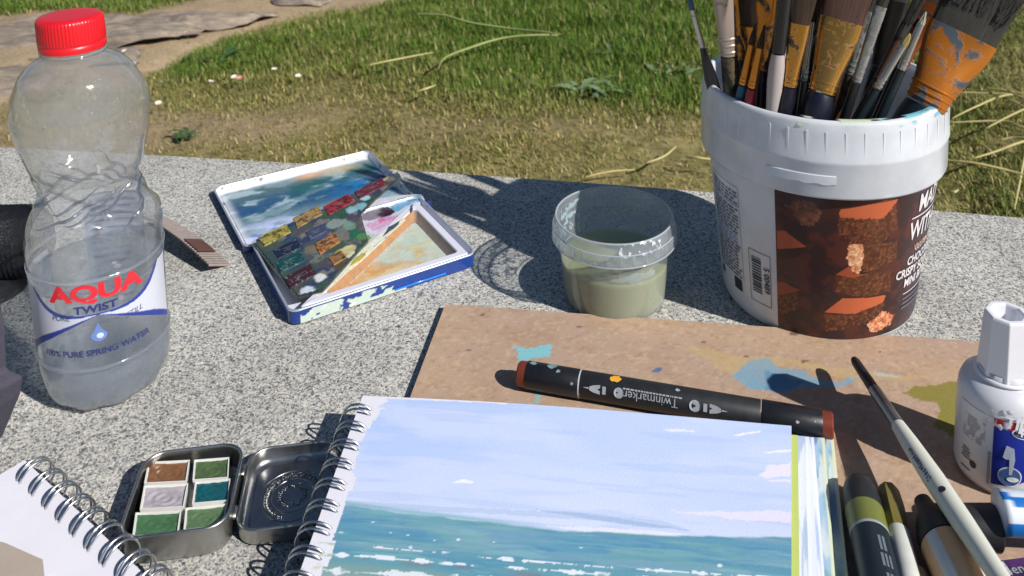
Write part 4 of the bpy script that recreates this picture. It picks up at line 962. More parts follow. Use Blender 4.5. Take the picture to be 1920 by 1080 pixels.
for r0, hh, k0, k1, n_ in ((0.0120, 0.0022, 130, 250, 15), (0.0120, 0.0022, 20, 115, 12), (0.0058, 0.0012, 0, 345, 16)):
    for k in range(n_):
        a = math.radians(k0 + (k1 - k0) * k / (n_ - 1)); cpt = Vector((LO[0] + r0 * math.cos(a), LO[1] + r0 * math.sin(a), 0.0022)); rd = Vector((math.cos(a), math.sin(a), 0)); tg = Vector((-rd.y, rd.x, 0))
        for s_ in ((-0.0006, 0), (0.0006, 0), (0, 0.0009 if k % 2 else -0.0009)):
            if s_[0]: V, Fc = tube([cpt + tg * s_[0] - rd * hh / 2, cpt + tg * s_[0] + rd * hh / 2], 0.0002, 5)
            else: V, Fc = tube([cpt - tg * 0.0006 + rd * s_[1], cpt + tg * 0.0006 + rd * s_[1]], 0.0002, 5)
            em.append((V, Fc))
for r0 in (0.0095, 0.0146):
    em.append(tube([(LO[0] + r0 * math.cos(a), LO[1] + r0 * math.sin(a), 0.0019) for a in np.linspace(math.radians(2), math.radians(358), 60)], 0.0003, 5))
V, Fc = join(*em); mk('embossing', V, Fc, m_tinin, ml)
for yy in (-0.012, 0.012):
    V, Fc = tube([(0.0236, yy - 0.003, 0.0086), (0.0236, yy + 0.003, 0.0086)], 0.0009, 8); mk('hinge', V, Fc, m_tinmetal, mini)

# ================================================================== SKETCHBOOK
SZ = 0.0225
pTL, pTR, pBL0, pBR0 = P(680, 742, SZ), P(1484, 797, SZ), P(560, 1080, SZ), P(1484, 1080, SZ)
eL = (pBL0 - pTL).normalized(); eR = (pBR0 - pTR).normalized(); PH = 0.148
pBL, pBR = pTL + eL * PH, pTR + eR * PH
# the page is a sheet that bows up a little in the middle
book = thing('sketchbook', 'wire-bound sketchbook open at a painted seascape on the brown board', 'sketchbook', (pTL.x, pTL.y, 0))
nu, nv = 430, 300
UU, VV = np.meshgrid(np.linspace(0, 1, nu), np.linspace(0, 1, nv))
def page_pos(u, v, z=0.0):
    a = np.array(pTL); b_ = np.array(pTR); c_ = np.array(pBL); d = np.array(pBR)
    p = a * ((1 - u) * (1 - v))[..., None] + b_ * (u * (1 - v))[..., None] + c_ * ((1 - u) * v)[..., None] + d * (u * v)[..., None]
    p[..., 2] += z + 0.0012 * np.sin(math.pi * u) + 0.0004 * np.sin(5 * u + 3 * v)
    return p
def page_uv(px, py):
    q = P(px, py, SZ); u, v = 0.5, 0.3
    for _ in range(30):
        f = lambda a, b_: pTL * ((1 - a) * (1 - b_)) + pTR * (a * (1 - b_)) + pBL * ((1 - a) * b_) + pBR * (a * b_)
        p = f(u, v); du_ = (f(u + 1e-4, v) - p) / 1e-4; dv_ = (f(u, v + 1e-4) - p) / 1e-4; r_ = q - p
        det = du_.x * dv_.y - du_.y * dv_.x
        u += (r_.x * dv_.y - r_.y * dv_.x) / det; v += (du_.x * r_.y - du_.y * r_.x) / det
    return u, v
def pcurve(pts):
    q = sorted(page_uv(*p) for p in pts); return np.interp(UU, [a for a, _ in q], [b_ for _, b_ in q])
N1 = fbm(UU * 5, VV * 9, 201, 5); N2 = fbm(UU * 30, VV * 60, 202, 4); N3 = fbm(UU * 9, VV * 70, 203, 4); N4 = fbm(UU * 70, VV * 110, 204, 3)
paper = np.array(lin(228, 226, 236))
c = np.zeros(UU.shape + (3,)) + np.array(lin(190, 206, 242))
c = mixc(c, lin(200, 212, 242), smooth(0.35, 0.7, N1)); c = mixc(c, lin(178, 200, 242), smooth(0.55, 0.4, N1) * smooth(0.5, 0.0, UU) * 0.7)
c = mixc(c, lin(214, 220, 240), smooth(0.22, 0.55, VV) * 0.7); c = mixc(c, lin(206, 214, 242), smooth(0.56, 0.7, fbm(UU * 5, VV * 26, 207)) * 0.5); c = mixc(c, lin(172, 192, 232), smooth(0.58, 0.7, fbm(UU * 4, VV * 34, 208)) * 0.35)
def ppoly(pts, col, op=1.0, rag=0.004, sc=40):
    global c
    q = [page_uv(*p) for p in pts]; xx = UU + (fbm(UU * sc, VV * sc, 210) - .5) * rag; yy = VV + (fbm(UU * sc, VV * sc, 211) - .5) * rag * 2
    c = mixc(c, lin(*col) if isinstance(col, tuple) else col, inpoly(xx, yy, q) * op)
ppoly([(848, 909), (868, 902), (892, 908), (880, 911)], (236, 236, 244), 0.95)
ppoly([(1240, 806), (1300, 808), (1305, 812), (1262, 812)], (232, 230, 244), 0.8); ppoly([(1375, 816), (1425, 806), (1428, 809), (1385, 818)], (236, 234, 246), 0.9)
ppoly([(1430, 846), (1484, 841), (1484, 847), (1440, 848)], (236, 234, 246), 0.9)
ppoly([(1422, 892), (1445, 872), (1484, 866), (1484, 893), (1440, 896)], (232, 226, 240), 0.95, 0.012); ppoly([(1438, 900), (1484, 898), (1484, 904), (1446, 903)], (232, 226, 240), 0.8)
ppoly([(1250, 960), (1330, 961), (1484, 958), (1484, 980), (1400, 978), (1320, 968)], (228, 222, 238), 0.9, 0.008)
ppoly([(610, 935), (700, 945), (900, 958), (1100, 965), (1240, 978), (1300, 998), (1180, 985), (1000, 972), (800, 962), (640, 950)], (156, 180, 212), 0.4, 0.004); ppoly([(1000, 958), (1160, 974), (1290, 996), (1200, 990), (1060, 970)], (136, 166, 204), 0.45, 0.003)
ppoly([(1020, 990), (1160, 994), (1300, 1004), (1230, 1006), (1100, 1000)], (226, 228, 240), 0.85, 0.006)
# sea
vh = pcurve([(585, 938), (640, 948), (760, 966), (900, 982), (1060, 998), (1250, 1006), (1484, 1008)]); sea = smooth(-0.004, 0.004, VV - vh + (N2 - 0.5) * 0.010)
dp_ = VV - vh
sc_ = np.zeros(c.shape) + np.array(lin(92, 150, 176))
sc_ = mixc(sc_, lin(96, 150, 158), smooth(0.02, 0.0, dp_) * 0.8); sc_ = mixc(sc_, lin(74, 134, 172), smooth(0.42, 0.62, N3) * 0.8); sc_ = mixc(sc_, lin(108, 160, 168), smooth(0.5, 0.66, fbm(UU * 6, VV * 30, 206)) * 0.8)
sc_ = mixc(sc_, lin(84, 144, 164), smooth(0.06, 0.1, dp_) * 0.5); sc_ = mixc(sc_, lin(120, 178, 182), smooth(0.6, 0.72, N3) * 0.5)
vs2 = pcurve([(560, 1046), (640, 1052), (800, 1066), (900, 1082), (1100, 1096), (1484, 1120)])
sc_ = mixc(sc_, lin(126, 156, 150), smooth(0.0, 0.02, VV - vs2) * 0.8); sc_ = mixc(sc_, lin(188, 172, 140), smooth(0.5, 0.6, N3 + 0.1) * smooth(0.03, 0.08, VV - vs2) * 0.8)
sc_ = mixc(sc_, lin(158, 184, 196), 0.06 + 0.25 * smooth(0.5, 0.68, fbm(UU * 5, VV * 55, 209)))
c = c * (1 - sea[..., None]) + sc_ * sea[..., None]
hz = np.exp(-((dp_ + 0.006) / 0.008) ** 2) * smooth(0.55, 0.3, UU); c = mixc(c, lin(110, 168, 178), hz * 0.7)
# foam
def foam(pts, th, seed, op=1.0, u0=0, u1=1, gate=0.0):
    global c
    v0 = pcurve(pts); a = fbm(UU * 40, VV * 0 + seed, seed, 4); tt = th * (0.10 + 1.0 * smooth(0.35, 0.8, a)); g = smooth(gate - 0.03, gate + 0.03, fbm(UU * 18, VV * 8, seed + 9))
    m_ = (np.abs(VV - v0 + (N4 - .5) * th * 0.7) < tt) * (UU > u0) * (UU < u1) * g
    c = mixc(c, lin(226, 232, 238), m_ * op)
foam([(600, 1020), (640, 1024), (760, 1035), (880, 1046), (1000, 1056), (1100, 1064), (1300, 1076), (1484, 1088)], 0.0065, 301, 0.97, 0.03, 1, 0.47)
foam([(590, 1040), (700, 1047), (840, 1060), (900, 1064), (1050, 1074), (1200, 1086), (1484, 1100)], 0.007, 311, 0.97, 0.02, 0.9, 0.42)
foam([(600, 1070), (900, 1092), (1200, 1106), (1484, 1124)], 0.012, 331, 0.9, 0, 1, 0.4)
br = pcurve([(590, 1046), (700, 1053), (840, 1067), (960, 1077), (1100, 1090), (1484, 1110)]); c = mixc(c, lin(140, 104, 86), (np.abs(VV - br) < 0.0045) * (UU < 0.5) * smooth(0.35, 0.45, fbm(UU * 12, VV * 5, 340)) * 0.35)
rr = random.Random(3)
for (x, y, r_) in ((735, 1004, 7), (750, 1006, 5), (765, 1007, 4), (818, 1016, 7), (838, 1015, 5), (860, 1016, 6), (640, 1000, 6), (698, 983, 5), (745, 985, 4), (790, 987, 5), (1090, 1030, 3), (925, 1021, 3), (1255, 1070, 7), (1300, 1072, 9), (1350, 1062, 6), (770, 1030, 6)):
    u, v = page_uv(x, y); c = mixc(c, lin(216, 226, 232), ((UU - u) / (r_ / 900)) ** 2 + ((VV - v) / (r_ / 1100)) ** 2 + (N4 - .5) * 3.0 < 0.35)
# bare paper along the wire side and the ragged brush ends
le = 0.022 + 0.040 * np.round(fbm(UU * 0 + 3, VV * 11, 350, 2) * 5) / 5 + 0.008 * (fbm(UU * 4, VV * 40, 351, 3) - .5) + 0.006 * (fbm(UU * 0, VV * 9, 352, 2) - .5); bare = UU < le
c = np.where(bare[..., None], paper, c)
for k, (v0, col) in enumerate(((0.66, (196, 190, 160)), (0.78, (206, 196, 160)), (0.60, (180, 196, 180)), (0.88, (150, 176, 170)))):
    c = mixc(c, lin(*col), (np.abs(VV - v0) < 0.022) * (UU < le) * smooth(0.45, 0.6, fbm(UU * 30, VV * 40, 360 + k)))
ppoly([(672, 742), (720, 746), (728, 754), (700, 770), (726, 768), (700, 764), (688, 752)], paper, 1.0, 0.004)
top_ = VV < 0.006 + 0.012 * fbm(UU * 22, VV * 0, 371, 3) - 0.004; c = np.where((top_ & (UU < 0.35))[..., None], paper, c)
pp = page_pos(UU, VV)
m_page = vcol('painted_page', 0.72, bump=0.12, bscale=1400, var=0.025, nscale=900, spec=0.3)
mk('painted_page', pp.reshape(-1, 3), grid_faces(nu, nv)[:, ::-1], m_page, book, world=True, colors=c.reshape(-1, 3))
# sheets below: fanned out on the right; each its own page
m_paper = pm('paper', lin(226, 224, 232), 0.75, var=0.03, bump=0.05)
def sheet(z, right_px, cols, name='page', thick=0.0009, left=0.0, zr=None):
    """page from the wire edge to the given right edge, right side lower (zr)"""
    zr = z if zr is None else zr
    (xa, ya), (xb, yb) = right_px
    rT, rB0 = P(xa, ya, zr), P(xb, yb, zr); er = (rB0 - rT).normalized(); rB = rT + er * (PH - 0.001)
    lT = Vector((pTL.x, pTL.y, z)) + eL * 0.0008; lB = lT + eL * (PH - 0.001)
    a, b_ = (120, 90); U_, V_ = np.meshgrid(np.concatenate([np.linspace(0, 0.85, 20), np.linspace(0.86, 1, a - 20)]), np.linspace(0, 1, b_))
    A4 = [np.array(q) for q in (lT, rT, lB, rB)]
    p = A4[0] * ((1 - U_) * (1 - V_))[..., None] + A4[1] * (U_ * (1 - V_))[..., None] + A4[2] * ((1 - U_) * V_)[..., None] + A4[3] * (U_ * V_)[..., None]
    p[..., 2] = z + (zr - z) * smooth(0.70, 1.0, U_)
    cc = cols(U_, V_)
    nn = a * b_; top = p.reshape(-1, 3); bot = top.copy(); bot[:, 2] -= thick
    f = grid_faces(a, b_); F_ = [tuple(q[::-1]) for q in f] + [tuple(q + nn) for q in f]
    bd = list(range(a)) + [a * (i + 1) - 1 for i in range(1, b_)] + list(range(nn - 2, nn - a - 1, -1)) + [a * i for i in range(b_ - 2, 0, -1)]
    F_ += [(bd[k], bd[k] + nn, bd[(k + 1) % len(bd)] + nn, bd[(k + 1) % len(bd)]) for k in range(len(bd))]
    ccc = cc.reshape(-1, 3)
    return mk(name, np.vstack([top, bot]), F_, m_page, book, world=True, colors=np.vstack([ccc, ccc * 0.95]), smooth_=False)
W_ = lambda col: (lambda U_, V_: np.zeros(U_.shape + (3,)) + np.array(lin(*col)))
def streak(U_, V_):
    a = fbm(U_ * 90, V_ * 5, 401, 4); q = np.zeros(U_.shape + (3,)) + np.array(lin(222, 226, 240)); q = mixc(q, lin(178, 192, 222), smooth(0.52, 0.66, a)); return mixc(q, lin(60, 120, 130), smooth(0.55, 0.7, V_) * smooth(0.45, 0.6, a) * 0.6)
def washes(U_, V_):
    a = fbm(U_ * 40, V_ * 7, 411, 5); b_ = fbm(U_ * 70 + a, V_ * 13, 412, 5); q = np.zeros(U_.shape + (3,)) + np.array(lin(202, 212, 214))
    q = mixc(q, lin(150, 182, 206), smooth(0.5, 0.62, a) * 0.9); q = mixc(q, lin(112, 160, 166), smooth(0.55, 0.66, b_) * 0.8); q = mixc(q, lin(204, 208, 172), smooth(0.56, 0.64, fbm(U_ * 55, V_ * 9, 415)) * 0.8)
    q = mixc(q, lin(110, 140, 190), smooth(0.1, 0.02, V_) * smooth(0.45, 0.55, b_)); q = mixc(q, lin(216, 222, 190), smooth(0.992, 0.996, U_)); return q
sheet(0.0213, ((1496, 816), (1499, 1080)), W_((196, 208, 116)))
sheet(0.0198, ((1510, 818), (1516, 1080)), streak, zr=0.0188)
sheet(0.0186, ((1517, 819), (1535, 1080)), W_((224, 228, 238)), zr=0.0166)
sheet(0.0170, ((1521, 820), (1541, 1080)), streak, zr=0.0146)
sheet(0.0150, ((1526, 820), (1546, 1080)), W_((226, 228, 236)), zr=0.0125)
sheet(0.0126, ((1546, 821), (1566, 1080)), washes, zr=0.0105, thick=0.0012)
sheet(0.0100, ((1563, 822), (1590, 1080)), washes, zr=0.0085, thick=0.0012)
sheet(0.0078, ((1560, 824), (1586, 1080)), W_((206, 206, 206)), name='back_cover', thick=0.0024)
# double-wire loops
m_wire = pm('wire_loop', (0.62, 0.64, 0.66), 0.28, metal=1.0, var=0.1)
def wire_loops(parent, origin, along, inward, zc, rad, holes, gap=0.0016, hole_in=0.0062, wr=0.00055):
    """pairs of open wire rings round the bound edge; inward points from the edge into the page"""
    k0 = None
    for s in holes:
        parts = []
        for sg in (-1, 1):
            pts = []
            for j in range(26):
                a = math.radians(-62 + 300 * j / 25)
                x = hole_in - rad * 0.70 + rad * math.cos(a); z = zc + rad * math.sin(a)
                pull = smooth(0.75, 1.0, math.cos(a)) if math.cos(a) > 0.75 else 0.0
                pts.append(origin + along * (s + sg * gap * (1 - 0.25 * float(pull))) + inward * x + Vector((0, 0, z)))
            parts.append(tube(pts, wr, 6))
        V, Fc = join(*parts)
        mk('wire_loop', V, Fc, m_wire, parent, world=True)
        h = origin + along * s + inward * hole_in
inw = Vector((-eL.y, eL.x, 0)); inw = inw if inw.x > 0 else -inw
org = Vector((pTL.x, pTL.y, 0))
hs = []
for (x, y) in ((703, 775), (690, 808), (678, 843), (665, 880), (652, 918), (638, 957), (622, 1000), (605, 1045)):
    q = P(x, y, SZ); hs.append((q - org).dot(Vector((eL.x, eL.y, 0)).normalized()))
st_ = (hs[-1] - hs[0]) / (len(hs) - 1); hs = [hs[0] + st_ * k for k in range(int((PH - hs[0] - 0.004) / st_) + 1)]
wire_loops(book, org, Vector((eL.x, eL.y, 0)).normalized(), inw, 0.0176, 0.0082, hs)

# ================================================================== SECOND SKETCHBOOK (lower left)
Z2 = 0.0130
c0, c1 = P(46, 861, Z2), P(276, 1080, Z2); e2 = (c1 - c0).normalized(); in2 = Vector((e2.y, -e2.x, 0)); in2 = in2 if in2.x < 0 else -in2
b2 = thing('notepad', 'wire-bound pad of blank white paper at the lower left corner', 'sketchbook', (c0.x, c0.y, 0))
def slab4(name, o, ea, la, eb, lb, z0, z1, mat, parent):
    q = [o, o + ea * la, o + ea * la + eb * lb, o + eb * lb]; q = [Vector((p.x, p.y, z0)) for p in q]
    if (q[1] - q[0]).cross(q[2] - q[1]).z < 0: q = q[::-1]
    V, Fc = prism(q, z1 - z0, (0, 0, 1)); return mk(name, V, Fc, mat, parent, smooth_=False, world=True)
slab4('back_cover', c0 - e2 * 0.001, e2, 0.150, in2, 0.212, 0.0006, 0.0030, pm('kraft_cover', lin(120, 110, 100), 0.8), b2)
nsh = 9
for k in range(nsh):
    z0 = 0.0034 + k * 0.00104
    slab4('page', c0 + in2 * random.uniform(0, 0.0004) + e2 * random.uniform(0, 0.0004), e2, 0.148, in2, 0.210, z0, z0 + 0.00096, m_paper, b2)
hs = [(P(x, y, Z2) - c0).dot(e2) for x, y in ((52, 892), (240, 1073))]; st_ = (hs[1] - hs[0]) / 7
wire_loops(b2, Vector((c0.x, c0.y, 0)), e2, in2, 0.0098, 0.0080, [hs[0] + st_ * k for k in range(16) if hs[0] + st_ * k < 0.145])
# beige block on top of the pad
q0 = [P(x, y, 0.021) for x, y in ((-60, 1004), (8, 1017), (80, 1049), (78, 1130), (-60, 1130))]
V, Fc = prism(q0[::-1], -0.0078, (0, 0, 1)); V = [Vector(v) for v in V]
blk = mk('beige_block', [v - q0[2] for v in V], [f[::-1] for f in Fc], pm('beige_board', lin(172, 158, 144), 0.7, var=0.06, bump=0.1), smooth_=False); blk.location = q0[2]
tag(blk, 'plain beige block lying on the blank pad in the corner', 'block')

# ================================================================== TWIN MARKER
def rod_frame(a, b_, up=Vector((0, 0, 1))):
    z = (b_ - a).normalized(); x = up.cross(z).normalized(); y = z.cross(x)
    return Matrix(((x.x, y.x, z.x, a.x), (x.y, y.y, z.y, a.y), (x.z, y.z, z.z, a.z), (0, 0, 0, 1)))
def rod(name, label, cat, a, b_, group=None, up=Vector((0, 0, 1))):
    """thing whose local z runs from a to b_; local y points up"""
    o = bpy.data.objects.new(name, None); COL.objects.link(o); o.empty_display_size = 0.01
    o.matrix_world = rod_frame(a, b_, up); return tag(o, label, cat, group)
def rings_part(name, prof, mat, parent, n=32, power=2.0, cap=True, flats=None, sharp=35):
    """prof: (z, r) or (z, rx, ry); power>2 squares the section"""
    rg = []
    for p in prof:
        z, rx = p[0], p[1]; ry = p[2] if len(p) > 2 else rx; r_ = []
        for k in range(n):
            t = 2 * math.pi * (k + 0.5) / n; cs, sn = math.cos(t), math.sin(t)
            f = (abs(cs) ** power + abs(sn) ** power) ** (-1 / power)
            if flats: f *= math.cos(math.pi / flats) / math.cos(((t + math.pi / flats) % (2 * math.pi / flats)) - math.pi / flats)
            r_.append((rx * f * cs, ry * f * sn, z))
        rg.append(r_)
    V, Fc = loft(rg, cap, cap); return mk(name, V, Fc, mat, parent, flatsharp=sharp)
m_blk = pm('black_plastic', (0.012, 0.013, 0.016), 0.38, var=0.2, scale=200, bump=0.05)
m_blk2 = pm('black_plastic_matt', (0.018, 0.019, 0.022), 0.5, var=0.2, scale=200, bump=0.05)
m_rust = pm('rust_red_plastic', lin(116, 50, 34), 0.4, var=0.12)
MRr = 0.0069
ma, mb = P(972, 700, BT + MRr), P(1562, 800, BT + MRr)
twin = rod('twin_marker', 'black double-ended marker pen with rust red end caps lying on the board', 'marker pen', ma, mb)
L = (mb - ma).length
rings_part('end_cap', [(0.0, MRr * 0.80), (0.0008, MRr * 0.90), (0.0050, MRr * 0.94)], m_rust, twin)
rings_part('cap', [(0.0050, MRr * 0.98), (0.0052, MRr * 1.0), (0.0330, MRr * 1.0), (0.0334, MRr * 0.97)], m_blk, twin)
rings_part('barrel', [(0.0338, MRr * 0.95), (0.0342, MRr * 0.98), (L - 0.0342, MRr * 0.98), (L - 0.0338, MRr * 0.95)], m_blk2, twin)
rings_part('cap', [(L - 0.0334, MRr * 0.97), (L - 0.0330, MRr), (L - 0.0240, MRr), (L - 0.0052, MRr), (L - 0.0050, MRr * 0.98)], m_blk, twin)
rings_part('end_cap', [(L - 0.0050, MRr * 0.94), (L - 0.0008, MRr * 0.90), (L, MRr * 0.80)], m_rust, twin)
rings_part('white_ring', [(0.0333, MRr * 0.99), (0.0339, MRr * 0.99)], pm('print_white', lin(200, 200, 204), 0.5), twin)
# print along the barrel, upside down as it lies
def on_rod(a0, zc, flip=True, rad=MRr * 0.99):
    """text flat x runs along the rod, y round it; a0: angle from up towards the viewer"""
    return lambda x, y: (lambda ang, z: (-(rad + 0.0001) * math.sin(ang), (rad + 0.0001) * math.cos(ang), z))((a0 + y / rad) if flip else (a0 - y / rad), zc - x if flip else zc + x)
m_prw = pm('print_grey_white', lin(158, 162, 168), 0.5)
def _viewang(rod_o, z, px=None):
    return 0.0
# which side of the rod faces the camera: -y in local terms after the frame; find its sign
_loc = twin.matrix_world.inverted() @ Vector((0, 0, CAM_H)); sgn = 1 if _loc.x < 0 else -1
def on_twin(a0, zc): 
    f = on_rod(0, zc)
    return lambda x, y: (lambda ang, z: (-sgn * (MRr + 0.00015) * math.sin(ang), (MRr + 0.00015) * math.cos(ang), z))(a0 + y / MRr, zc - x)
def zfrac(px): return (px - 972) / (1562 - 972) * L
text_on('lettering', 'Twinmarker', 0.0058, on_twin(1.12, zfrac(1236)), m_prw, twin, bold=0.0, world=False, sx_=0.95)
rr = random.Random(2); x_ = -0.0145; hm = []; f = on_twin(0.74, zfrac(1240))
while x_ < 0.0145:
    w_ = rr.uniform(0.0005, 0.0018); hm.append(([f(x_, -0.0003), f(x_ + w_, -0.0003), f(x_ + w_, 0.0004), f(x_, 0.0004)], [(0, 1, 2, 3)])); x_ += w_ + 0.0004
V, Fc = join(*hm); mk('small_print', V, Fc, m_prw, twin, smooth_=False)
def nib_icon(z0, direction):
    f = on_twin(1.10, z0); V = []; Fc = []
    def quad(x0, x1, y0a, y0b, y1a, y1b):
        o = len(V); V.extend([f(direction * x0, y0a), f(direction * x1, y1a), f(direction * x1, y1b), f(direction * x0, y0b)]); Fc.append((o, o + 1, o + 2, o + 3))
    quad(0, 0.0035, -0.0022, 0.0022, -0.0016, 0.0016); quad(0.0035, 0.0055, -0.0016, 0.0016, -0.0008, 0.0008); quad(0.0058, 0.0085, -0.0004, 0.0004, -0.0001, 0.0001); quad(-0.0030, -0.0012, -0.0018, 0.0018, -0.0018, 0.0018)
    mk('nib_emblem', V, Fc, m_prw, twin, smooth_=False)
nib_icon(zfrac(1140), 1); nib_icon(zfrac(1345), -1)
def disc_icon(z0, r):
    f = on_twin(1.10, z0); n_ = 18; V = [f(r * math.cos(2 * math.pi * k / n_), r * math.sin(2 * math.pi * k / n_)) for k in range(n_)]
    mk('round_emblem', V, [tuple(range(n_))], m_prw, twin, smooth_=False)
disc_icon(zfrac(1176), 0.0025); disc_icon(zfrac(1318), 0.0027)
rr = random.Random(5)
for k, (px, ang, r, col) in enumerate(((1168, 0.05, 0.0030, (226, 168, 50)), (1003, -0.15, 0.0018, (120, 150, 150)), (1042, -0.15, 0.0026, (120, 150, 150)), (1055, 0.3, 0.0012, (130, 150, 160)), (1285, 0.2, 0.0010, (170, 170, 170)), (1085, 1.0, 0.0008, (150, 150, 150)), (1500, 1.0, 0.0008, (170, 170, 180)), (1530, 0.8, 0.0006, (160, 160, 160)))):
    f = on_twin(ang, zfrac(px)); n_ = 14; V = [f(r * (0.6 + 0.7 * rr.random()) * math.cos(2 * math.pi * j / n_), 0.8 * r * (0.6 + 0.7 * rr.random()) * math.sin(2 * math.pi * j / n_)) for j in range(n_)] + [f(0, 0)]
    mk('paint_spot', [tuple(v) for v in V], [(j, (j + 1) % n_, n_) for j in range(n_)], pm('spot_%d' % k, lin(*col), 0.5), twin, smooth_=False)

# ================================================================== BUCKET
kb = P(1545, 541, 0); KC = Vector((kb.x - 0.0055, kb.y, 0))
bucket = thing('plastic_bucket', 'white plastic bucket with chocolate-square label holding the brushes', 'bucket', KC)
m_buck = thin_plastic('bucket_plastic', (0.86, 0.88, 0.92), 0.97, (0.86, 0.88, 0.92), gloss=0.9, rough=0.22, tl_share=0.18)
m_bcol = thin_plastic('bucket_collar_plastic', (0.84, 0.88, 0.93), 0.84, (0.86, 0.89, 0.94), gloss=1.0, rough=0.16, tl_share=0.25)
HB = 0.1378
def krad(z): return 0.0566 + (0.0664 - 0.0566) * min(max(z, 0) / 0.0940, 1.0)
V, Fc = lathe([(0.050, 0.0012), (0.0540, 0.0008), (0.0560, 0.0020), (0.0568, 0.0045)] + [(krad(z), z) for z in np.linspace(0.008, 0.0940, 14)] + [(0.0668, 0.116), (0.0672, HB - 0.002)], 112, True, False)
mk('bucket_wall', V, Fc, m_buck, bucket)
V, Fc = lathe([(0.0660, HB - 0.002), (0.0652, 0.114), (0.0645, 0.092), (0.0546, 0.004), (0.0534, 0.0026)], 112, False, True); mk('inner_wall', V, Fc, m_buck, bucket)
# collar: lip, upper band, step, lower skirt
V, Fc = lathe([(0.0660, HB - 0.002), (0.0664, HB + 0.0006), (0.0680, HB + 0.0012), (0.0696, HB + 0.0004), (0.0702, HB - 0.0012), (0.0706, HB - 0.006), (0.0712, 0.1190), (0.0716, 0.1170), (0.0716, 0.1152), (0.0709, 0.1140), (0.0711, 0.0967), (0.0706, 0.0955), (0.0694, 0.0955), (0.0690, 0.0990), (0.0686, 0.114), (0.0672, 0.116)], 128, False, False)
mk('collar', V, Fc, m_bcol, bucket)
rb = []
for k in range(44):
    a = 2 * math.pi * k / 44; d = Vector((math.sin(a), -math.cos(a), 0)); s = Vector((d.y, -d.x, 0)); 
    for (r0, z0, z1) in ((0.07110, 0.1196, 0.1332),):
        p = [d * r0 - s * 0.0005 + Vector((0, 0, z0)), d * r0 + s * 0.0005 + Vector((0, 0, z0)), d * (r0 - 0.0003) + s * 0.0005 + Vector((0, 0, z1)), d * (r0 - 0.0003) - s * 0.0005 + Vector((0, 0, z1))]
        rb.append(prism([q_ - d * 0.0004 for q_ in p], 0.00046, d))
V, Fc = join(*rb); mk('ribbed_band', V, Fc, m_buck, bucket, smooth_=False)
# tear tab on the skirt
tv = []; n_ = 24
for k in range(n_ + 1):
    a = math.radians(-42 + 30 * k / n_)
    for r_, z in ((0.0709, 0.1090), (0.0716, 0.1087), (0.0716, 0.1040 - 0.0004 * math.sin(k)), (0.0709, 0.1035)):
        tv.append((r_ * math.sin(a), -r_ * math.cos(a), z))
tf = [(4 * k + j, 4 * k + 4 + j, 4 * k + 5 + j, 4 * k + 1 + j) for k in range(n_) for j in range(3)] + [(0, 1, 2, 3), (4 * n_ + 3, 4 * n_ + 2, 4 * n_ + 1, 4 * n_)]
mk('tear_tab', tv, tf, m_bcol, bucket, smooth_=False)
# turquoise paint on the lip
nu, nv = 120, 8; T, S = np.meshgrid(np.linspace(-0.5, 1.35, nu), np.linspace(0, 1, nv)); rr_ = 0.0662 + S * 0.0046; zz = HB + 0.0017 - 0.0030 * S ** 3 * 1.4
g = fbm(T * 7, S * 2, 501, 4) + 0.16 * smooth(-0.3, 0.5, T); c = np.zeros(T.shape + (4,)); c[..., :3] = lin(120, 190, 206); c[..., 3] = smooth(0.50, 0.62, g) * 0.85; c[(T < 0.15), :3] = lin(206, 214, 190)
mk('lip_paint', np.stack([rr_ * np.sin(T), -rr_ * np.cos(T), zz], -1).reshape(-1, 3), grid_faces(nu, nv), film('lip_paint', 0.4), bucket, colors=c.reshape(-1, 4))
def on_bucket(px, py):
    d = ray(px, py); o = Vector((0, 0, CAM_H))
    for k in range(6000):
        q = o + d * (0.38 + k * 0.00005)
        if 0 <= q.z < 0.12 and math.hypot(q.x - KC.x, q.y - KC.y) < krad(q.z): return math.atan2(q.x - KC.x, -(q.y - KC.y)), q.z
    return None
ZT, ZB = 0.0965, 0.0050
tl = on_bucket(1456, 480)[0]
nu, nv = 420, 260; T, Z = np.meshgrid(np.linspace(tl, tl + 2.9, nu), np.linspace(ZB, ZT, nv))
n1 = fbm(T * 9, Z * 160, 521, 4); n2 = fbm(T * 38, Z * 600, 522, 3); n3 = fbm(T * 70, Z * 1100, 523, 2)
c = np.zeros(T.shape + (3,)) + np.array(lin(52, 32, 34)); c = mixc(c, lin(84, 42, 34), smooth(0.4, 0.65, n1) * 0.9)
c = mixc(c, lin(58, 46, 58), smooth(tl + 1.15, tl + 1.55, T) * 0.9)
def kpoly(pts, col, tex=None, op=1.0, jag=0.0):
    global c
    q = []
    for p in pts:
        r_ = on_bucket(*p)
        if r_ is None: return
        q.append(r_)
    m_ = inpoly(T + (n2 - .5) * jag, Z + (n3 - .5) * jag * 0.06, q).astype(float)
    if tex is None: c = mixc(c, lin(*col), m_ * op)
    else:
        cc = np.zeros(c.shape) + np.array(lin(*col)); cc = mixc(cc, lin(*tex[0]), smooth(0.5, 0.62, n2)); cc = mixc(cc, lin(*tex[1]), smooth(0.62, 0.74, n3)); cc = mixc(cc, lin(*tex[2]), smooth(0.4, 0.28, n2) * 0.8)
        c = c * (1 - m_[..., None]) + cc * m_[..., None]
crumb = ((104, 58, 40), (134, 82, 54), (72, 38, 28))
kpoly([(1480, 376), (1522, 376), (1545, 400), (1520, 424), (1500, 420), (1490, 400)], (110, 66, 44), crumb, jag=0.05)
kpoly([(1540, 380), (1590, 376), (1600, 395), (1540, 415)], (64, 34, 26))
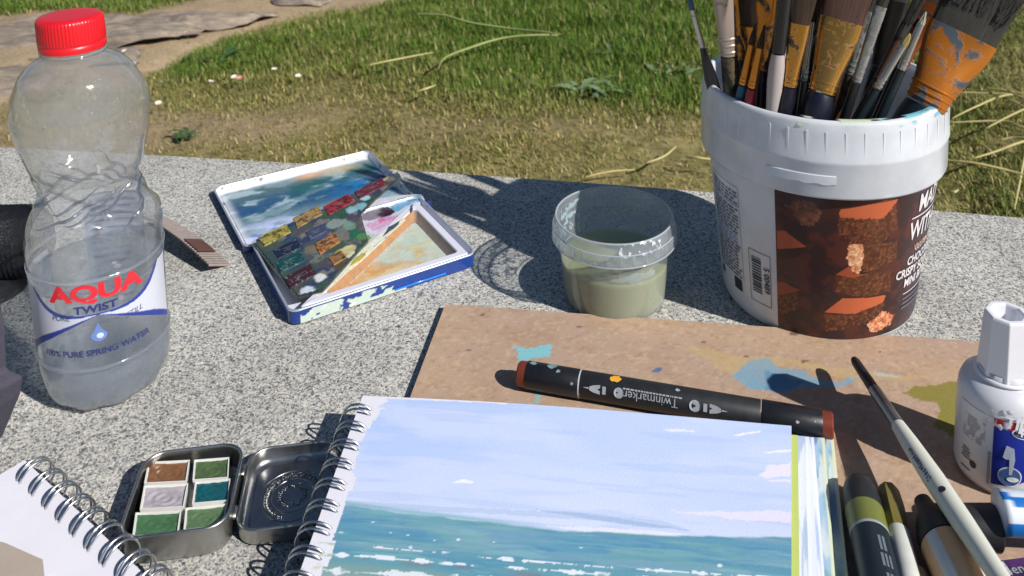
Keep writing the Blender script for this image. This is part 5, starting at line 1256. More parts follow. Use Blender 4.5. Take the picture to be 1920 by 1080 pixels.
# the stack of squares: top plates and crumbly sides
kpoly([(1574, 402), (1640, 388), (1682, 372), (1668, 400), (1660, 408), (1574, 414)], (186, 94, 60)); kpoly([(1572, 402), (1576, 392), (1660, 374), (1683, 372), (1672, 398), (1655, 408)], (192, 98, 62))
kpoly([(1572, 408), (1655, 408), (1680, 380), (1682, 428), (1650, 456), (1600, 452), (1574, 440)], (86, 46, 30), crumb, jag=0.04)
kpoly([(1592, 455), (1682, 450), (1680, 482), (1650, 504), (1620, 508)], (82, 44, 28), crumb, jag=0.03); kpoly([(1590, 456), (1618, 458), (1620, 480), (1612, 512), (1596, 510), (1588, 485)], (206, 136, 98), ((226, 170, 130), (240, 200, 160), (170, 90, 56)), jag=0.05)
kpoly([(1565, 515), (1590, 504), (1612, 514), (1670, 506), (1668, 545), (1620, 556), (1568, 545)], (86, 46, 30), crumb, jag=0.04); kpoly([(1566, 514), (1592, 498), (1600, 512), (1616, 514), (1640, 508), (1600, 520)], (160, 76, 48))
kpoly([(1546, 584), (1580, 558), (1660, 552), (1655, 566), (1600, 588)], (198, 102, 64)); kpoly([(1544, 588), (1600, 588), (1658, 564), (1650, 590), (1600, 612), (1550, 618)], (78, 42, 28), crumb, jag=0.05)
kpoly([(1625, 606), (1655, 582), (1676, 590), (1668, 606), (1640, 622), (1630, 620)], (206, 126, 88), ((226, 160, 120), (240, 196, 160), (160, 84, 50)), jag=0.05)
kpoly([(1457, 432), (1472, 432), (1512, 462), (1457, 466)], (176, 84, 54)); kpoly([(1457, 466), (1510, 463), (1500, 480), (1457, 490)], (58, 28, 24))
kpoly([(1457, 528), (1470, 528), (1500, 544), (1470, 552), (1457, 554)], (150, 68, 44)); kpoly([(1457, 554), (1498, 545), (1496, 580), (1457, 592)], (76, 42, 28), crumb, jag=0.03)
RR = np.interp(Z, [0, 0.094, 0.2], [0.0566, 0.0664, 0.0670]) + 0.0004; RR = np.where(Z < 0.008, RR - 0.0002, RR)
m_print = vcol('printed_label', 0.35, var=0.03, spec=0.5)
labk = mk('printed_label', np.stack([RR * np.sin(T), -RR * np.cos(T), Z], -1).reshape(-1, 3), grid_faces(nu, nv), m_print, bucket, colors=c.reshape(-1, 3))
def kfn(tm, zm, sl=0.0): return lambda x, y: (lambda z, t: ((krad(z) + 0.0007) * math.sin(t), -(krad(z) + 0.0007) * math.cos(t), z))(zm + y + sl * x, tm + x / 0.064)
m_wt = pm('print_label_white', lin(222, 218, 222), 0.4); m_cu = pm('print_label_copper', lin(176, 110, 70), 0.4); m_dk = pm('print_label_black', lin(40, 40, 48), 0.5); m_gy = pm('print_label_grey', lin(96, 98, 112), 0.5); m_lb = pm('print_label_blue', lin(120, 150, 196), 0.5)
tw, zw = on_bucket(1707, 420)
text_on('lettering', 'MADE', 0.0150, kfn(tw + 0.075, zw + 0.011), m_wt, labk, bold=0.0003, world=False, align='LEFT', sx_=0.75)
V, Fc = subdivided_band('', tw, tw + 0.6, zw + 0.0030, zw + 0.0038, lambda z: krad(z) + 0.0007, (0, 0), None, None); mk('print_rule', V, Fc, m_wt, labk, smooth_=False)
text_on('lettering', 'WITHOUT', 0.0160, kfn(tw - 0.005, zw - 0.0055), m_wt, labk, bold=0.0003, world=False, align='LEFT', sx_=0.72)
text_on('lettering', 'WHEAT', 0.0060, kfn(tw + 0.09, zw - 0.0165), m_cu, labk, world=False, align='LEFT')
tw, zw = on_bucket(1676, 535); zw += 0.003
text_on('lettering', 'GLUTEN FREE', 0.0052, kfn(tw + 0.22, zw + 0.0165), m_wt, labk, world=False, align='LEFT', sx_=0.9)
text_on('lettering', 'CHOCOLATE', 0.0074, kfn(tw + 0.13, zw + 0.0095), m_wt, labk, bold=0.0002, world=False, align='LEFT', sx_=0.85)
text_on('lettering', 'CRISPY SQUARE', 0.0074, kfn(tw, zw + 0.0025), m_wt, labk, bold=0.0002, world=False, align='LEFT', sx_=0.85)
text_on('lettering', 'MINI BITES', 0.0074, kfn(tw + 0.13, zw - 0.0045), m_wt, labk, bold=0.0002, world=False, align='LEFT', sx_=0.85)
for k, w in enumerate((0.5, 0.42, 0.46, 0.3)):
    V, Fc = subdivided_band('', tw + 0.14, tw + 0.14 + w, zw - 0.0110 - 0.0030 * k, zw - 0.0116 - 0.0030 * k - (0 if k == 0 else 0.0007), lambda z: krad(z) + 0.0007, (0, 0), None, None); mk('print_rule', V, Fc, m_wt if k == 0 else m_gy, labk, smooth_=False)
tw, zw = on_bucket(1478, 382); text_on('lettering', 'to', 0.0042, kfn(tw, zw - 0.001), m_gy, labk, world=False)
# small print and barcode on the white part
def kbar(t0, t1, z0, z1, mat, name='print_line', par=bucket):
    V, Fc = subdivided_band('', t0, t1, z0, z1, lambda z: krad(z) + 0.0004, (0, 0), None, None, 6); return V, Fc
ta, _ = on_bucket(1348, 420); tb_, _ = on_bucket(1388, 420)
ztop = on_bucket(1370, 345)[1]; lines = []; blines = []; rr = random.Random(8)
for k in range(26):
    z = ztop - 0.0035 - k * 0.0022
    if k in (4,): continue
    t = ta
    while t < tb_ - 0.05:
        w = rr.uniform(0.02, 0.09); (blines if 13 <= k <= 15 else lines).append(kbar(t, min(t + w, tb_ - 0.02), z, z - 0.0010, None)); t += w + 0.018
V, Fc = join(*lines); o_ = mk('small_print', V, Fc, m_gy, bucket, smooth_=False); V, Fc = join(*blines); mk('small_print', V, Fc, m_lb, bucket, smooth_=False)
fr = [kbar(tb_, tb_ + 0.004, ztop, ztop - 0.012, None), kbar(ta, tb_, ztop - 0.012, ztop - 0.0124, None), kbar(tb_, tb_ + 0.004, ztop - 0.014, ztop - 0.062, None), kbar(ta, tb_, ztop, ztop + 0.0003, None)]
V, Fc = join(*fr); mk('print_frame', V, Fc, m_gy, bucket, smooth_=False)
t_a, z_a = on_bucket(1404, 470); t_b, z_b = on_bucket(1447, 556)
z_a = on_bucket(1402, 462)[1]; z_b = on_bucket(1402, 553)[1]
bars = []; z = z_a - 0.004
while z > z_b + 0.007:
    h = rr.choice((0.0004, 0.0004, 0.0008, 0.0012)); bars.append(kbar(t_a + 0.03, t_b - 0.10, z, z - h, None)); z -= h + rr.choice((0.0005, 0.0005, 0.0009))
V, Fc = join(*bars); mk('barcode', V, Fc, m_dk, bucket, smooth_=False)
fr = [kbar(t_a, t_b, z_a, z_a - 0.0004, None), kbar(t_a, t_b, z_b, z_b - 0.0004, None), kbar(t_a, t_a + 0.006, z_a, z_b, None), kbar(t_b - 0.006, t_b, z_a, z_b, None)]
V, Fc = join(*fr); mk('print_frame', V, Fc, m_gy, bucket, smooth_=False)
fb = kfn(0, 0)
V2, F2 = text2d('5 00489', 0.0052, 0.0001)
mk('lettering', [(lambda t, z: ((krad(z) + 0.0006) * math.sin(t), -(krad(z) + 0.0006) * math.cos(t), z))(t_b - 0.045 + y / 0.062, (z_a + z_b) / 2 - x) for x, y in V2], F2, m_dk, bucket, smooth_=False)
t_c, z_c = on_bucket(1378, 515); V, Fc = join(kbar(t_c, t_c + 0.12, z_c, z_c - 0.0075, None)); mk('print_emblem', V, Fc, m_dk, bucket, smooth_=False)
t_c, z_c = on_bucket(1356, 490); V, Fc = join(kbar(t_c, t_c + 0.07, z_c, z_c - 0.005, None)); mk('print_emblem', V, Fc, m_gy, bucket, smooth_=False)

# ================================================================== BRUSHES IN THE BUCKET
gold = lin(196, 132, 52); silv = (0.50, 0.49, 0.47)
m_gold = splat('ferrule_gold', lin(206, 150, 76), lin(74, 56, 40), 0.43, 110, 0.9, 0.26)
m_gold2 = splat('ferrule_gold_dirty', lin(190, 124, 46), lin(48, 40, 38), 0.46, 90, 0.85, 0.33)
m_goldc = pm('ferrule_gold_clean', lin(214, 142, 62), 0.3, metal=0.85, var=0.1)
m_silver = splat('ferrule_silver', silv, lin(96, 84, 84), 0.40, 140, 0.95, 0.26)
m_silver2 = splat('ferrule_silver_crusted', (0.46, 0.45, 0.43), lin(52, 46, 44), 0.50, 110, 0.9, 0.28, lin(170, 170, 170))
m_copper = splat('ferrule_copper_painted', lin(196, 118, 38), lin(70, 84, 92), 0.46, 75, 0.6, 0.4, lin(56, 66, 76))
m_bris = pm('bristle_brown', lin(58, 40, 26), 0.65, var=0.75, scale=55, aniso=(30, 30, 0.8), bump=0.5, bscale=200)
m_brisd = pm('bristle_dark', lin(48, 46, 40), 0.75, var=0.7, scale=55, aniso=(30, 30, 0.8), bump=0.25, bscale=300)
m_brisr = pm('bristle_reddish', lin(72, 42, 30), 0.6, var=0.7, scale=55, aniso=(30, 30, 0.8), bump=0.5, bscale=200)
m_hblack = pm('handle_black', (0.012, 0.012, 0.014), 0.3, var=0.2); m_hnavy = splat('handle_navy_smeared', lin(22, 24, 40), lin(130, 142, 84), 0.30, 60, 0.0, 0.35)
m_hwood = splat('handle_wood_dirty', lin(98, 84, 62), lin(44, 48, 40), 0.5, 70, 0.0, 0.6); m_hblue = pm('handle_blue', lin(28, 92, 122), 0.3); m_hred = pm('handle_red', lin(150, 26, 48), 0.3)
m_hgrey = splat('handle_pale', lin(178, 166, 162), lin(60, 56, 58), 0.27, 120, 0.0, 0.4); m_htar = splat('black_tar_paint', (0.014, 0.014, 0.014), lin(110, 110, 104), 0.27, 90, 0.0, 0.25); m_hbrown = splat('handle_brown', lin(84, 58, 40), lin(36, 28, 26), 0.45, 60, 0.0, 0.5)
m_hteal = splat('handle_teal_dark', lin(24, 36, 42), lin(52, 110, 128), 0.33, 50, 0.0, 0.35)
BRUSHES = 'brushes standing in the bucket'
def brush(label, p0, p1, Y, w0, w1, tip, hand, ferr, bris, flat=1.0, tipw=None, point=False, rings=2, Yt=None, blen=None, face=0.0, hr=None, name='paint_brush'):
    """p0, p1: lower and upper end of the ferrule (photo position at depth Y); w0, w1 widths in metres; flat: thickness ratio at the top"""
    a, b_ = PY(*p0, Y), PY(*p1, Yt or Y); ax = (b_ - a).normalized()
    # how far down the handle can go inside the bucket
    s = max(0.0, (a.z - (HB - 0.022)) / max(0.2, ax.z))
    while s < 0.30:
        q = a - ax * (s + 0.002); rin = 0.0540 + (q.z - 0.004) / 0.092 * 0.0095
        if q.z < 0.005 or math.hypot(q.x - KC.x, q.y - KC.y) > min(rin, 0.0650) - w0 * 0.45: break
        s += 0.002
    base = a - ax * s; Lf = (b_ - a).length
    view = (Vector((0, 0, CAM_H)) - a).normalized(); y_ = (view - ax * view.dot(ax)).normalized(); x_ = y_.cross(ax)
    if face: x_, y_ = x_ * math.cos(face) + y_ * math.sin(face), y_ * math.cos(face) - x_ * math.sin(face)
    o = bpy.data.objects.new(name, None); COL.objects.link(o); o.empty_display_size = 0.01
    o.matrix_world = Matrix(((x_.x, y_.x, ax.x, base.x), (x_.y, y_.y, ax.y, base.y), (x_.z, y_.z, ax.z, base.z), (0, 0, 0, 1)))
    tag(o, label, 'paint brush', BRUSHES)
    r0 = w0 / 2; hr = hr or r0
    prof = [(0, hr * 0.45), (s * 0.3, hr * 0.75), (s * 0.7, hr * 1.15), (s * 0.88, hr * 1.1), (s - 0.001, r0 * 0.97)]
    rings_part('handle', prof, hand, o, 20)
    fl = []; K = 14
    for k in range(K + 1):
        f = k / K; g = f * f * (3 - 2 * f); rx = r0 + (w1 / 2 - r0) * g; ry = r0 + (w1 / 2 * flat - r0) * g; z = s + Lf * f
        fl.append((z, rx, ry))
    rings_part('ferrule', fl, ferr, o, 24, power=2.0 if flat > 0.6 else 2.6)
    for k in range(rings):
        z = s + Lf * (0.05 + 0.085 * k); f = (z - s) / Lf; g = f * f * (3 - 2 * f); rx = r0 + (w1 / 2 - r0) * g; ry = r0 + (w1 / 2 * flat - r0) * g
        rings_part('crimp_ring', [(z - 0.0009, rx * 1.0, ry * 1.0), (z - 0.0004, rx * 1.07, ry * 1.07), (z + 0.0004, rx * 1.07, ry * 1.07), (z + 0.0009, rx, ry)], ferr, o, 24, cap=False, power=2.0 if flat > 0.6 else 2.2)
    bl = tip; tw_ = tipw if tipw is not None else w1; n_ = 44; rr = random.Random(hash(label) % 1000 if False else len(label) * 7 + int(p0[0]))
    jag = [rr.uniform(-1, 1) for _ in range(n_)]; K = 9; rg = []
    for k in range(K + 1):
        f = k / K; wx = (w1 + (tw_ - w1) * f) / 2 * 0.95; wy = w1 / 2 * flat * 0.95 * (1 - 0.6 * f)
        if point: sh_ = math.sqrt(max(0.0, 1 - f ** 2.2)) * (1 + 0.35 * math.sin(math.pi * f)); wx *= sh_; wy = wx * flat * (1 - 0.2 * f)
        r_ = []
        for j in range(n_):
            t = 2 * math.pi * j / n_; gr = 1 + 0.07 * jag[j] * (0.3 + f); z = s + Lf - 0.001 + bl * f * (1 + 0.05 * jag[(j * 3) % n_] * f)
            r_.append((wx * gr * math.cos(t) + 0.0006 * f * jag[(j * 5) % n_], wy * gr * math.sin(t) + 0.0004 * f * jag[(j * 7) % n_], z))
        rg.append(r_)
    V, Fc = loft(rg, False, True); bo = mk('bristles', V, Fc, bris, o, flatsharp=25)
    if not point:   # loose hairs
        hs_ = []
        for k in range(70 if w1 < 0.02 else 420):
            x0 = rr.uniform(-1, 1) * w1 * 0.47; y0 = rr.uniform(-1, 1) * w1 * 0.46 * flat; z0 = s + Lf + bl * 0.3
            x1 = x0 / w1 * tw_ * 1.06 + rr.gauss(0, 1) * (0.0015 if w1 < 0.02 else 0.0035); z1 = s + Lf + bl * rr.uniform(0.90, 1.10); y0 = y0 * (1.25 if w1 > 0.02 else 1.0); w = 0.00018
            hs_.append(([(x0 - w, y0 + 0.0002, z0), (x0 + w, y0 + 0.0002, z0), (x1, y0 * 0.6, z1)], [(0, 1, 2)]))
        V, Fc = join(*hs_); mk('stray_hairs', V, Fc, bris, bo, smooth_=False)
    return o
px = 1 / 3450.0
brush('thin black-handled brush with silver ferrule leaning out at the left', (1317, 88), (1298, 18), 0.522, 13 * px, 12 * px, 0.020, m_hblack, m_silver, pm('bristle_blue', lin(70, 96, 120), 0.6), tipw=0.001, point=True, hr=12.5 * px)
brush('thick wooden-handled brush with wide silver ferrule and dark rings, second from left', (1367, 102), (1352, -45), 0.520, 36 * px, 44 * px, 0.040, m_hwood, splat('ferrule_silver_pinkish', lin(190, 172, 160), lin(50, 56, 66), 0.33, 60, 0.5, 0.35), m_bris, rings=3, flat=0.8, tipw=70 * px)
brush('small round brush with blue handle and gold ferrule', (1394, 158), (1409, 84), 0.498, 18 * px, 13 * px, 0.013, m_hblue, m_goldc, m_bris, point=True, tipw=0.001)
brush('small round brush with red handle and gold ferrule', (1410, 164), (1425, 90), 0.492, 17 * px, 14 * px, 0.014, m_hred, m_goldc, m_bris, point=True, tipw=0.001)
brush('flat brush with stained gold ferrule behind the red-handled brush', (1430, 128), (1440, -50), 0.508, 24 * px, 50 * px, 0.055, m_hnavy, m_gold2, m_bris, flat=0.4, tipw=104 * px, face=-0.5)
brush('brush with pale grey handle and black paint-caked top', (1460, 98), (1478, -70), 0.484, 26 * px, 30 * px, 0.05, m_hgrey, m_htar, m_brisd, rings=0, hr=14 * px)
brush('medium flat brush with gold ferrule and navy handle', (1481, 160), (1499, 44), 0.482, 26 * px, 38 * px, 0.056, m_hnavy, m_gold, m_bris, flat=0.45, tipw=84 * px)
brush('large flat brush with broad gold ferrule and green-smeared navy handle', (1541, 172), (1578, 38), 0.478, 48 * px, 80 * px, 0.056, m_hnavy, m_gold, m_brisr, flat=0.32, tipw=104 * px, Yt=0.486)
brush('silver-ferruled brush crusted with paint right of the large gold brush', (1594, 138), (1628, 20), 0.494, 20 * px, 28 * px, 0.03, m_hbrown, m_silver2, m_brisd, flat=0.6, rings=3)
brush('silver-ferruled brush with long crusted ferrule leaning right', (1606, 152), (1652, 12), 0.482, 17 * px, 22 * px, 0.03, m_hblack, m_silver2, m_brisd, flat=0.6, rings=3)
brush('brush with plain dark brown ferrule behind the two thin silver brushes', (1645, 150), (1688, 68), 0.505, 18 * px, 20 * px, 0.03, m_hbrown, m_hbrown, m_brisd, rings=1)
brush('thin silver-ferruled brush with yellowish tip, lower of the pair', (1645, 165), (1694, 84), 0.478, 15 * px, 14 * px, 0.008, m_hteal, m_silver, pm('bristle_yellow', lin(150, 130, 70), 0.6), rings=3, point=True, tipw=0.002)
brush('thin silver-ferruled brush beside the widest brush', (1690, 130), (1727, 45), 0.480, 16 * px, 13 * px, 0.008, m_hteal, m_silver, pm('bristle_pale', lin(150, 150, 130), 0.6), rings=3, point=True, tipw=0.001)
brush('widest flat brush, copper ferrule smeared with grey blue paint, leaning right', (1735, 196), (1806, 62), 0.486, 74 * px, 128 * px, 0.044, m_hteal, m_copper, m_brisd, flat=0.20, tipw=142 * px, rings=3, Yt=0.492)
brush('dark orange ferruled flat brush at the back behind the widest brush', (1690, 120), (1745, 5), 0.540, 30 * px, 60 * px, 0.03, m_hblack, splat('ferrule_dark_orange', lin(150, 72, 26), lin(60, 36, 26), 0.42, 60, 0.5, 0.4), m_bris, flat=0.3)
brush('dark brush with black paint-covered ferrule at the back of the bucket', (1650, 120), (1680, 0), 0.545, 40 * px, 52 * px, 0.03, m_hblack, m_htar, m_brisd, flat=0.5, rings=0)
brush('brown-bristled flat brush behind the medium gold brush', (1520, 130), (1535, 10), 0.530, 30 * px, 60 * px, 0.055, m_hbrown, m_hbrown, m_bris, flat=0.5, tipw=110 * px, face=-0.6)
brush('gold-ferruled brush behind the thick wooden one', (1395, 110), (1394, -20), 0.535, 24 * px, 60 * px, 0.050, m_hbrown, m_gold2, m_bris, flat=0.5, tipw=110 * px, face=-0.6)
brush('thin dark brush between the medium and large gold brushes', (1508, 150), (1522, 40), 0.500, 12 * px, 12 * px, 0.02, m_hblack, m_silver, m_brisd, rings=2, point=True, tipw=0.001)
brush('red-tipped thin brush behind the pair of silver brushes', (1690, 110), (1716, 50), 0.510, 14 * px, 14 * px, 0.006, m_hblack, pm('ferrule_red', lin(150, 50, 36), 0.4), m_brisd, rings=0, point=True, tipw=0.002)
brush('dark-handled brush standing deep at the centre back', (1575, 120), (1590, -10), 0.548, 30 * px, 34 * px, 0.03, m_hblack, m_htar, m_brisd, rings=0)

m_brisf = pm('bristle_filler', lin(66, 46, 28), 0.7, var=0.7, scale=55, aniso=(30, 30, 0.8))
brush('dark brown brush head behind the blue and red handled brushes', (1414, 120), (1412, 48), 0.520, 26 * px, 56 * px, 0.046, m_hbrown, m_gold2, m_brisf, flat=0.5, tipw=80 * px, face=-0.4)
brush('brown brush head behind the pale grey handled brush', (1452, 118), (1456, 34), 0.516, 26 * px, 58 * px, 0.052, m_hblack, m_hbrown, m_brisf, flat=0.5, tipw=84 * px, face=-0.4)
brush('dark brown brush head just left of the large gold brush', (1505, 112), (1512, 24), 0.512, 26 * px, 60 * px, 0.050, m_hblack, m_htar, m_brisf, flat=0.5, tipw=84 * px, face=-0.4, rings=0)
brush('brown-haired brush behind the large gold brush', (1578, 110), (1590, 10), 0.515, 26 * px, 60 * px, 0.045, m_hbrown, m_hbrown, m_brisf, flat=0.5, tipw=80 * px, face=-0.4)

# ================================================================== PLASTIC POT WITH MURKY WATER
cb = P(1152, 553, 0)
pot = thing('plastic_pot', 'small clear plastic pot of murky olive paint water', 'pot', (cb.x, cb.y, 0))
m_pot = thin_plastic('pot_plastic', (0.90, 0.93, 0.95), 0.27, (0.76, 0.80, 0.84), gloss=0.9, rough=0.10, tl_share=0.4)
HC = 0.0538
V, Fc = lathe([(0.0285, 0.0010), (0.0300, 0.0006), (0.0310, 0.0016), (0.0313, 0.004), (0.0318, 0.010), (0.0330, 0.025), (0.0342, 0.0363), (0.0346, 0.0450), (0.0350, HC)], 72, True, False); mk('pot_wall', V, Fc, m_pot, pot)
V, Fc = lathe([(0.0350, HC), (0.0355, HC + 0.0006), (0.0364, HC + 0.0004), (0.0368, HC - 0.001), (0.0372, HC - 0.0055), (0.0383, HC - 0.0060), (0.0384, HC - 0.0130), (0.0380, HC - 0.0135), (0.0376, HC - 0.0130), (0.0346, HC - 0.0120)], 80, False, False); mk('collar', V, Fc, m_pot, pot)
rb = []
for k in range(30):
    a = 2 * math.pi * k / 30; d = Vector((math.sin(a), -math.cos(a), 0)); s = Vector((d.y, -d.x, 0)); r0 = 0.0347
    p = [d * r0 - s * 0.00035 + Vector((0, 0, HC - 0.0125)), d * (r0 + 0.0034) - s * 0.00035 + Vector((0, 0, HC - 0.0125)), d * (r0 + 0.0032) - s * 0.00035 + Vector((0, 0, HC - 0.0065)), d * (r0 + 0.0002) - s * 0.00035 + Vector((0, 0, HC - 0.0065))]
    rb.append(prism(p, 0.0007, s))
V, Fc = join(*rb); mk('ribbed_band', V, Fc, m_pot, pot, smooth_=False)
m_rimc = thin_plastic('pot_rim_highlight', (0.9, 0.93, 0.96), 0.55, (0.82, 0.86, 0.90), gloss=1.4, rough=0.08, tl_share=0.4)  # milkier rings, edge highlights put into their colour
for nm_, r_, z_, w_ in (('lip', 0.0358, HC + 0.0005, 0.0006), ('collar_edge_highlight', 0.0381, HC - 0.0133, 0.0005), ('collar_step_highlight', 0.0378, HC - 0.0058, 0.0004)):
    V, Fc = lathe([(r_ + w_ * math.cos(a), z_ + w_ * math.sin(a)) for a in np.linspace(0, 2 * math.pi, 9)], 80, False, False); mk(nm_, V, Fc, m_rimc, pot)
m_murk, n, l, b = _new('murky_water'); tc = n.new('ShaderNodeTexCoord'); nz = n.new('ShaderNodeTexNoise'); nz.inputs['Scale'].default_value = 35; l.new(tc.outputs['Object'], nz.inputs['Vector'])
cr = n.new('ShaderNodeValToRGB'); cr.color_ramp.elements[0].color = (*lin(142, 146, 98), 1); cr.color_ramp.elements[1].color = (*lin(156, 158, 112), 1); l.new(nz.outputs[0], cr.inputs[0]); l.new(cr.outputs[0], b.inputs['Base Color'])
b.inputs['Roughness'].default_value = 0.08; b.inputs['Subsurface Weight'].default_value = 0.6; b.inputs['Subsurface Radius'].default_value = (0.02, 0.02, 0.014); b.inputs['Subsurface Scale'].default_value = 0.6
V, Fc = lathe([(0.0285, 0.0014), (0.0303, 0.0018), (0.0311, 0.0045), (0.0316, 0.010), (0.0327, 0.024), (0.0329, 0.0266), (0.0322, 0.0268)], 72, True, True); mk('murky_water', V, Fc, m_murk, pot)
# dried white paint on the wall
nu, nv = 80, 40; T, Z = np.meshgrid(np.linspace(-0.55, 0.7, nu), np.linspace(0.0265, 0.0425, nv)); g = fbm(T * 5, Z * 300, 601, 4); c = np.zeros(T.shape + (4,)); c[..., :3] = lin(190, 204, 198); band = np.exp(-((Z - 0.0315) / 0.0035) ** 2) * smooth(-0.4, 0.0, T) * smooth(0.75, 0.5, T)
c[..., 3] = np.clip(smooth(0.48, 0.6, g + 0.22 * band - 0.14) * 0.55, 0, 0.6)
RR = np.interp(Z, [0.0, 0.025, 0.0363, 0.045], [0.0310, 0.0330, 0.0342, 0.0346]) - 0.0004
mk('dried_paint', np.stack([RR * np.sin(T), -RR * np.cos(T), Z], -1).reshape(-1, 3), grid_faces(nu, nv), film('dried_white_paint', 0.5), pot, colors=c.reshape(-1, 4))
nu, nv = 60, 40; T, Z = np.meshgrid(np.linspace(3.7, 4.9, nu), np.linspace(0.028, 0.051, nv)); g = fbm(T * 9, Z * 330, 611, 4); c = np.zeros(T.shape + (4,)); c[..., :3] = lin(176, 200, 206); c[..., 3] = smooth(0.52, 0.62, g) * 0.7
RR = np.interp(Z, [0.0, 0.025, 0.0363, 0.045], [0.0310, 0.0330, 0.0342, 0.0346]) - 0.0004
mk('dried_paint', np.stack([RR * np.sin(T), -RR * np.cos(T), Z], -1).reshape(-1, 3), grid_faces(nu, nv), MATS.get('x') or film('dried_pale_paint', 0.5), pot, colors=c.reshape(-1, 4))
T, S = np.meshgrid(np.linspace(-0.05, 0.75, 70), np.linspace(0, 1, 12)); g = fbm(T * 16, S * 3, 621, 4); c = np.zeros(T.shape + (4,)); c[..., :3] = lin(222, 230, 230); c[..., 3] = smooth(0.56, 0.62, g - 0.10 * np.abs(T - 0.2)) * 0.9
rr_ = 0.0366 + 0.0014 * S; zz = HC + 0.0008 - 0.0075 * S
mk('dried_paint', np.stack([rr_ * np.sin(T) * 1.006, -rr_ * np.cos(T) * 1.006, zz], -1).reshape(-1, 3), grid_faces(70, 12), film('dried_rim_paint', 0.5), pot, colors=c.reshape(-1, 4))

# ================================================================== CORRECTION FLUID BOTTLE
fb_ = P(1871, 880, BT); FC = Vector((fb_.x, fb_.y, BT))
fluid = thing('correction_fluid_bottle', 'white correction fluid bottle with faceted cap and blue red label', 'bottle', FC)
m_fw = pm('fluid_bottle_white', lin(206, 206, 212), 0.35, var=0.04); m_fcap = pm('fluid_cap_white', lin(226, 226, 232), 0.3, var=0.03)
def frad(z): return 0.0186
V, Fc = lathe([(0.0150, 0.0004), (0.0176, 0.0008), (0.0184, 0.0030), (0.0187, 0.006), (0.0187, 0.038), (0.0183, 0.0425), (0.0168, 0.0462), (0.0130, 0.0484), (0.0112, 0.0492), (0.0108, 0.0500), (0.0108, 0.0530)], 64); mk('bottle_body', V, Fc, m_fw, fluid)
rg = []
for r, z in ((0.0110, 0.0500), (0.0113, 0.0506), (0.0112, 0.0530), (0.0095, 0.0780), (0.0090, 0.0790), (0.0070, 0.0790), (0.0064, 0.0782), (0.0050, 0.0700)):
    rg.append([(r * math.sin(2 * math.pi * (k + 0.5) / 8), -r * math.cos(2 * math.pi * (k + 0.5) / 8), z) for k in range(8)])
V, Fc = loft(rg); cpo = mk('faceted_cap', V, Fc, m_fcap, fluid, smooth_=False)
bv = cpo.modifiers.new('bevel', 'BEVEL'); bv.width = 0.0006; bv.segments = 2; bv.limit_method = 'ANGLE'; bv.angle_limit = math.radians(25)
V, Fc = lathe([(0.0112, 0.0494), (0.0125, 0.0497), (0.0125, 0.0505), (0.0112, 0.0508)], 32, False, False); mk('cap_ring', V, Fc, m_fcap, fluid)
nu, nv = 220, 120
def on_fluid(px, py):
    d = ray(px, py); o = Vector((0, 0, CAM_H))
    for k in range(4000):
        q = o + d * (0.30 + k * 0.00005)
        if q.z < BT + 0.042 and math.hypot(q.x - FC.x, q.y - FC.y) < 0.0187: return math.atan2(q.x - FC.x, -(q.y - FC.y)), q.z - BT
    return None
tl_, _ = on_fluid(1862, 830)
T, Z = np.meshgrid(np.linspace(-1.5, 2.2, nu), np.linspace(0.004, 0.0385, nv)); c = np.zeros(T.shape + (3,)) + np.array(lin(212, 212, 214))
zr0 = on_fluid(1868, 800)[1]; zr1 = zr0 + 0.0085; zs_ = 0.0085 + 0.004 * np.clip((T - tl_) / 0.8, 0, 1) ** 1.5 - 0.002
on_l = T > tl_; n1 = fbm(T * 9, Z * 400, 701)
c = np.where((on_l & (Z < zr0) & (Z > zs_))[..., None], np.array(lin(22, 46, 150)), c); red = on_l & (Z >= zr0) & (Z < zr1 + 0.006 * (T - tl_)) & (T > tl_ - 0.1); c = np.where(red[..., None], np.array(lin(186, 26, 36)), c)
c = np.where((red & (n1 > 0.6) & (T < tl_ + 0.35))[..., None], np.array(lin(214, 212, 214)), c)
c = mixc(c, lin(150, 152, 160), (T < tl_ - 0.18) * (Z > 0.022) * (Z < 0.034) * (T > tl_ - 0.75) * (fbm(T * 12, Z * 300, 705) > 0.52) * 0.8)
RR = 0.0189
mk('wrap_label', np.stack([RR * np.sin(T), -RR * np.cos(T), Z], -1).reshape(-1, 3), grid_faces(nu, nv), vcol('fluid_label', 0.35, var=0.04), fluid, colors=c.reshape(-1, 3))
ffn = lambda tm, zm: (lambda x, y: (0.0193 * math.sin(tm + x / 0.0188), -0.0193 * math.cos(tm + x / 0.0188), zm + y))
text_on('lettering', 'Tipp-Ex', 0.0078, ffn(tl_ + 0.80, zr0 + 0.0038), m_fcap, fluid, bold=0.0003, world=False, sx_=0.9, shear=0.15)
t2, z2 = on_fluid(1912, 812)
def disc_f(tm, zm, rx, ry, mat, name, o=0.0191):
    V = [((o * math.sin(tm + rx * math.cos(a) / 0.0188)), -o * math.cos(tm + rx * math.cos(a) / 0.0188), zm + ry * math.sin(a)) for a in np.linspace(0, 2 * math.pi, 29)[:-1]]; mk(name, V, [tuple(range(28))], mat, fluid, smooth_=False)
disc_f(t2 + 0.28, z2, 0.0085, 0.0033, m_fcap, 'name_badge', 0.01915); disc_f(t2 + 0.28, z2, 0.0078, 0.0027, pm('print_navy', lin(20, 26, 70), 0.4), 'name_badge', 0.0193)
text_on('lettering', 'Rapid', 0.0042, ffn(t2 + 0.26, z2), m_fcap, fluid, world=False, bold=0.0002)
t2, z2 = on_fluid(1893, 893); disc_f(t2, z2, 0.0048, 0.0048, m_fcap, 'picture_badge', 0.01915); disc_f(t2, z2, 0.0042, 0.0042, pm('print_teal_blue', lin(60, 96, 150), 0.4), 'picture_badge', 0.0193)
